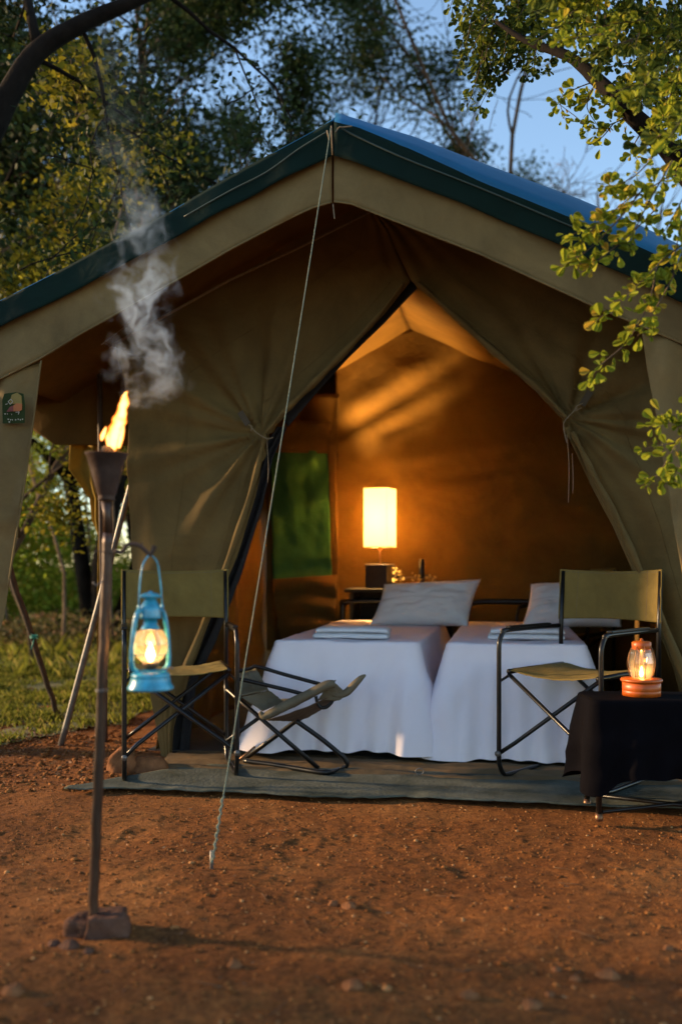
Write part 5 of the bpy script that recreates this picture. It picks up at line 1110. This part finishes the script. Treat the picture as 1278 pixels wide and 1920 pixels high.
sp((1180, 215, D2), (1150, 230, D2), (1110, 240, D2), (1075, 215, D2), (1035, 185, D2), sz=sz2); sp((1120, 150, D2), (1080, 165, D2), (1050, 185, D2), (1060, 225, D2), sz=sz2); sp((1150, 230, D2), (1130, 255, D2), (1110, 270, D2), sz=sz2); sp((1200, 250, D2), (1185, 280, D2), (1195, 300, D2), sz=sz2); sp((1110, 165, D2), (1100, 200, D2), (1120, 235, D2), sz=sz2); sp((1170, 205, D2), (1140, 195, D2), (1100, 180, D2), sz=sz2)
rr = random.Random(99)
D3 = 4.1; sz3 = 0.024
for k in range(34):   # fringe hanging at top centre right
    x = rr.uniform(840, 1010); y0 = rr.uniform(-60, 60); L_ = rr.uniform(60, 150) * (1.15 if 870 < x < 930 else 0.75)
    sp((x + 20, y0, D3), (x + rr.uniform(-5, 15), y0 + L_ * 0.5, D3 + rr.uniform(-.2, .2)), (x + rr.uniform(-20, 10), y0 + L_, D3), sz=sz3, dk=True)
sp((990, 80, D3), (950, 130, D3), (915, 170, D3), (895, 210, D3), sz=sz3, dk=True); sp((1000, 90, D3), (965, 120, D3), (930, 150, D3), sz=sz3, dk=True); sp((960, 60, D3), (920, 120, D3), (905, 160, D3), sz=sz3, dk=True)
for k in range(230):  # dense mass top right
    x = 1060 + 330 * rr.random(); y = -170 + rr.random() * (215 + max(0, x - 1110) * 1.05)
    D = rr.uniform(2.9, 4.6); a = rr.uniform(1.7, 3.6); L_ = rr.uniform(55, 105)
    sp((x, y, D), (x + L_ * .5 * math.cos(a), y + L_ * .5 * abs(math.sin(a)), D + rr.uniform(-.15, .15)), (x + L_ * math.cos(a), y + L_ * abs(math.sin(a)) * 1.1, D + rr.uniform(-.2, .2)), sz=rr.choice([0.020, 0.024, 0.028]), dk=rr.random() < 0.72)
bm = NB(); leaves = []
for pts, sz, dk in sprays:
    P_ = smooth_path(pts, 5); tube(bm, P_, [0.0028 - 0.0018 * i / (len(P_) - 1) for i in range(len(P_))], 5)
    L_ = sum((P_[i + 1] - P_[i]).length for i in range(len(P_) - 1)); nl = max(6, int(L_ / (sz * 0.21)))
    for i in range(nl):
        f_ = (i + rr.random() * .6) / nl * (len(P_) - 1); j = min(int(f_), len(P_) - 2); q = P_[j].lerp(P_[j + 1], f_ - j); d = (P_[j + 1] - P_[j]).normalized()
        o_ = Vector((rr.gauss(0, 1), rr.gauss(0, .7), rr.gauss(0, .8))).normalized()
        st = q + o_ * rr.uniform(0.004, sz * 1.3) * (rr.random() ** 0.5); leaves.append((st, (d * 0.6 + o_ * 0.9).normalized(), sz * rr.uniform(0.45, 1.25), dk))
obj('twigs', bm, M_BARK, rt, True)
# one obovate leaf mesh, slightly cupped
bm = NB(); pr = [(0, 0), (0.15, 0.2), (0.31, 0.5), (0.38, 0.75), (0.26, 0.95), (0, 1.03)]
mid = [bm.verts.new((0, y, -0.05 * math.sin(y * 3))) for _, y in pr]; lf = [None] + [bm.verts.new((-x, y, 0.10 * x)) for x, y in pr[1:-1]] + [None]; rg = [None] + [bm.verts.new((x, y, 0.10 * x)) for x, y in pr[1:-1]] + [None]
for S_ in (lf, rg):
    bm.faces.new((mid[0], S_[1], mid[1])); bm.faces.new((mid[-1], mid[-2], S_[-2]))
    for i in range(1, len(pr) - 2): bm.faces.new((mid[i], S_[i], S_[i + 1], mid[i + 1]))
lme = bpy.data.meshes.new('leaf'); bm.to_mesh(lme); bm.free(); lme.materials.append(L_LIME); lmd = None; lme.polygons.foreach_set('use_smooth', [True] * len(lme.polygons))
LV = np.array([v.co[:] for v in lme.vertices]); LF = [list(p_.vertices) for p_ in lme.polygons]
def infr(q):
    px = q.x / q.y * F + 639; py = HY - (q.z - CH) / q.y * F; return 0 < px < 1285 and -5 < py < 1920
leaves.sort(key=lambda l: -(l[2] / l[0].y) * (1 if infr(l[0]) else 0.001) * (1.3 if (HY - (l[0].z - CH) / l[0].y * F) > 330 else 1))
lmd = lme.copy(); lmd.materials.clear(); lmd.materials.append(L_SHADED)
base = PM[rt].translation; REST = {False: ([], []), True: ([], [])}
for i, (q, d, s_, dk) in enumerate(leaves):
    x_ = d.cross(Vector((rr.gauss(0, .6), -1 + rr.gauss(0, .4), rr.gauss(0, .6)))).normalized(); z_ = x_.cross(d).normalized()
    Mx = Matrix((x_, d, z_)).transposed()
    if i < 300:
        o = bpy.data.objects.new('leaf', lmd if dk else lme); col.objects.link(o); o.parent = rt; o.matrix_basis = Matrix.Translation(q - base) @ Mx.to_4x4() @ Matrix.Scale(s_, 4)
    else:
        rest_v, rest_f = REST[dk]; A_ = np.array(Mx); k0 = len(rest_v) * len(LV); rest_v.append(LV @ A_.T * s_ + np.array(q)); rest_f += [[k0 + a for a in f_] for f_ in LF]
for dk, m_ in ((False, L_LIME), (True, L_SHADED)):
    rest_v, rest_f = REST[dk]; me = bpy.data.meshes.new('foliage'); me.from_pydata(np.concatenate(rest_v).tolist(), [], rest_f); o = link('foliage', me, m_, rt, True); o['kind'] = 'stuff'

# trees behind the photographer's left that throw the foreground into shade
for (x, y, h_, sd, lab) in ((-6.0, 1.7, 1.4, 201, 'shade tree out of frame left of the camera'), (-6.6, -0.4, 1.6, 202, 'second shade tree out of frame behind the camera')):
    b = Vector((x, y, 0)); tree('shade_tree', lab, 'tree', b, [(b, (0, 0, 1), h_, 0.10), (b, (0.3, 0.3, 1), h_, 0.07), (b, (-0.1, -0.4, 1), h_, 0.07)], 3, L_MID, M_BARK, 15000, 0.11, sd, 0.26, 'trees outside the frame', up=0.05, shrink=0.6)

# ------------------------------------------------------------------ smoke
sx0, sx1, sy0, sy1 = 120, 400, 60, 800
c0, c1 = W(sx0, sy1, DT), W(sx1, sy0, DT)
bm = NB(); zc = (c0.z + c1.z) / 2; box(bm, ((c0.x + c1.x) / 2, DT + 0.02, zc), (c1.x - c0.x, 0.34, c1.z - c0.z))
smk = obj('smoke', bm, None, smooth=False); tag(smk, 'pale grey smoke curling up from the torch flame', 'smoke', kind='stuff')
ms = bpy.data.materials.new('smoke'); ms.use_nodes = True; t = ms.node_tree; t.nodes.clear(); out = t.nodes.new('ShaderNodeOutputMaterial')
def N_(ty, **kw):
    n_ = t.nodes.new(ty)
    for a, b in kw.items(): setattr(n_, a, b)
    return n_
def M2(op, a, b=None, c=None):
    n_ = N_('ShaderNodeMath', operation=op)
    for i, q in enumerate((a, b, c)):
        if q is None: continue
        if isinstance(q, (int, float)): n_.inputs[i].default_value = q
        else: t.links.new(q, n_.inputs[i])
    return n_.outputs[0]
tc = N_('ShaderNodeTexCoord'); nn_ = N_('ShaderNodeTexNoise'); nn_.inputs['Scale'].default_value = 8; nn_.inputs['Detail'].default_value = 3
t.links.new(tc.outputs['Object'], nn_.inputs['Vector'])
vs = N_('ShaderNodeVectorMath', operation='SUBTRACT'); t.links.new(nn_.outputs['Color'], vs.inputs[0]); vs.inputs[1].default_value = (0.5, 0.5, 0.5)
vm = N_('ShaderNodeVectorMath', operation='SCALE'); t.links.new(vs.outputs[0], vm.inputs[0]); vm.inputs['Scale'].default_value = 0.22
va = N_('ShaderNodeVectorMath', operation='ADD'); t.links.new(tc.outputs['Object'], va.inputs[0]); t.links.new(vm.outputs[0], va.inputs[1])
sep = N_('ShaderNodeSeparateXYZ'); t.links.new(va.outputs[0], sep.inputs[0]); sep0 = N_('ShaderNodeSeparateXYZ'); t.links.new(tc.outputs['Object'], sep0.inputs[0])
hz = M2('DIVIDE', M2('SUBTRACT', sep0.outputs[2], c0.z), c1.z - c0.z)   # 0 at the flame, 1 at the top
def curve(src, pts):
    n_ = N_('ShaderNodeFloatCurve'); cm = n_.mapping.curves[0]
    while len(cm.points) > 2: cm.points.remove(cm.points[1])
    cm.points[0].location = pts[0]; cm.points[1].location = pts[-1]
    for q in pts[1:-1]: cm.points.new(*q)
    n_.mapping.update(); t.links.new(src, n_.inputs[1]); return n_.outputs[0]
def fy(py): return (sy1 - py) / (sy1 - sy0)
def fx(px): return (px - sx0) / (sx1 - sx0)
axis = curve(hz, [(0, fx(240)), (fy(760), fx(262)), (fy(710), fx(284)), (fy(640), fx(262)), (fy(560), fx(258)), (fy(480), fx(268)), (fy(380), fx(250)), (fy(240), fx(228)), (1, fx(215))])
rad = curve(hz, [(0, 0.02), (fy(770), 0.06), (fy(745), 0.16), (fy(700), 0.31), (fy(600), 0.28), (fy(480), 0.28), (fy(350), 0.30), (fy(200), 0.34), (1, 0.40)])
dens = curve(hz, [(0, 0.0), (fy(770), 0.22), (fy(700), 0.62), (fy(600), 0.85), (fy(540), 0.75), (fy(450), 0.42), (fy(360), 0.15), (fy(200), 0.06), (fy(90), 0.02), (1, 0.0)])
sx = M2('SUBTRACT', sep.outputs[0], M2('ADD', M2('MULTIPLY', axis, c1.x - c0.x), c0.x)); sy = M2('SUBTRACT', sep.outputs[1], DT + 0.02)
rr_ = M2('SQRT', M2('ADD', M2('MULTIPLY', sx, sx), M2('MULTIPLY', M2('MULTIPLY', sy, sy), 1.6)))
radm = M2('MULTIPLY', rad, c1.x - c0.x)
fall = M2('SUBTRACT', 1.0, M2('DIVIDE', rr_, radm)); fall = M2('MAXIMUM', fall, 0.0)
n2 = N_('ShaderNodeTexNoise'); n2.inputs['Scale'].default_value = 15; n2.inputs['Detail'].default_value = 5; n2.inputs['Roughness'].default_value = 0.55; n2.inputs['Distortion'].default_value = 1.6
mp2 = N_('ShaderNodeMapping'); mp2.inputs['Scale'].default_value = (1.0, 1.0, 0.62); t.links.new(va.outputs[0], mp2.inputs[0]); t.links.new(mp2.outputs[0], n2.inputs['Vector'])
w_ = M2('MULTIPLY', M2('MAXIMUM', M2('SUBTRACT', n2.outputs[0], M2('SUBTRACT', 0.60, M2('MULTIPLY', fall, 0.16))), 0.0), 16.0)
ff = M2('MINIMUM', M2('MULTIPLY', fall, 2.6), 1.0)
D_ = M2('MULTIPLY', M2('MULTIPLY', M2('MULTIPLY', w_, ff), dens), 6.5)
pv = N_('ShaderNodeVolumePrincipled'); pv.inputs['Color'].default_value = (0.60, 0.78, 1.0, 1); pv.inputs['Anisotropy'].default_value = 0.2; t.links.new(D_, pv.inputs['Density']); t.links.new(pv.outputs[0], out.inputs['Volume'])
smk.data.materials.clear(); smk.data.materials.append(ms)
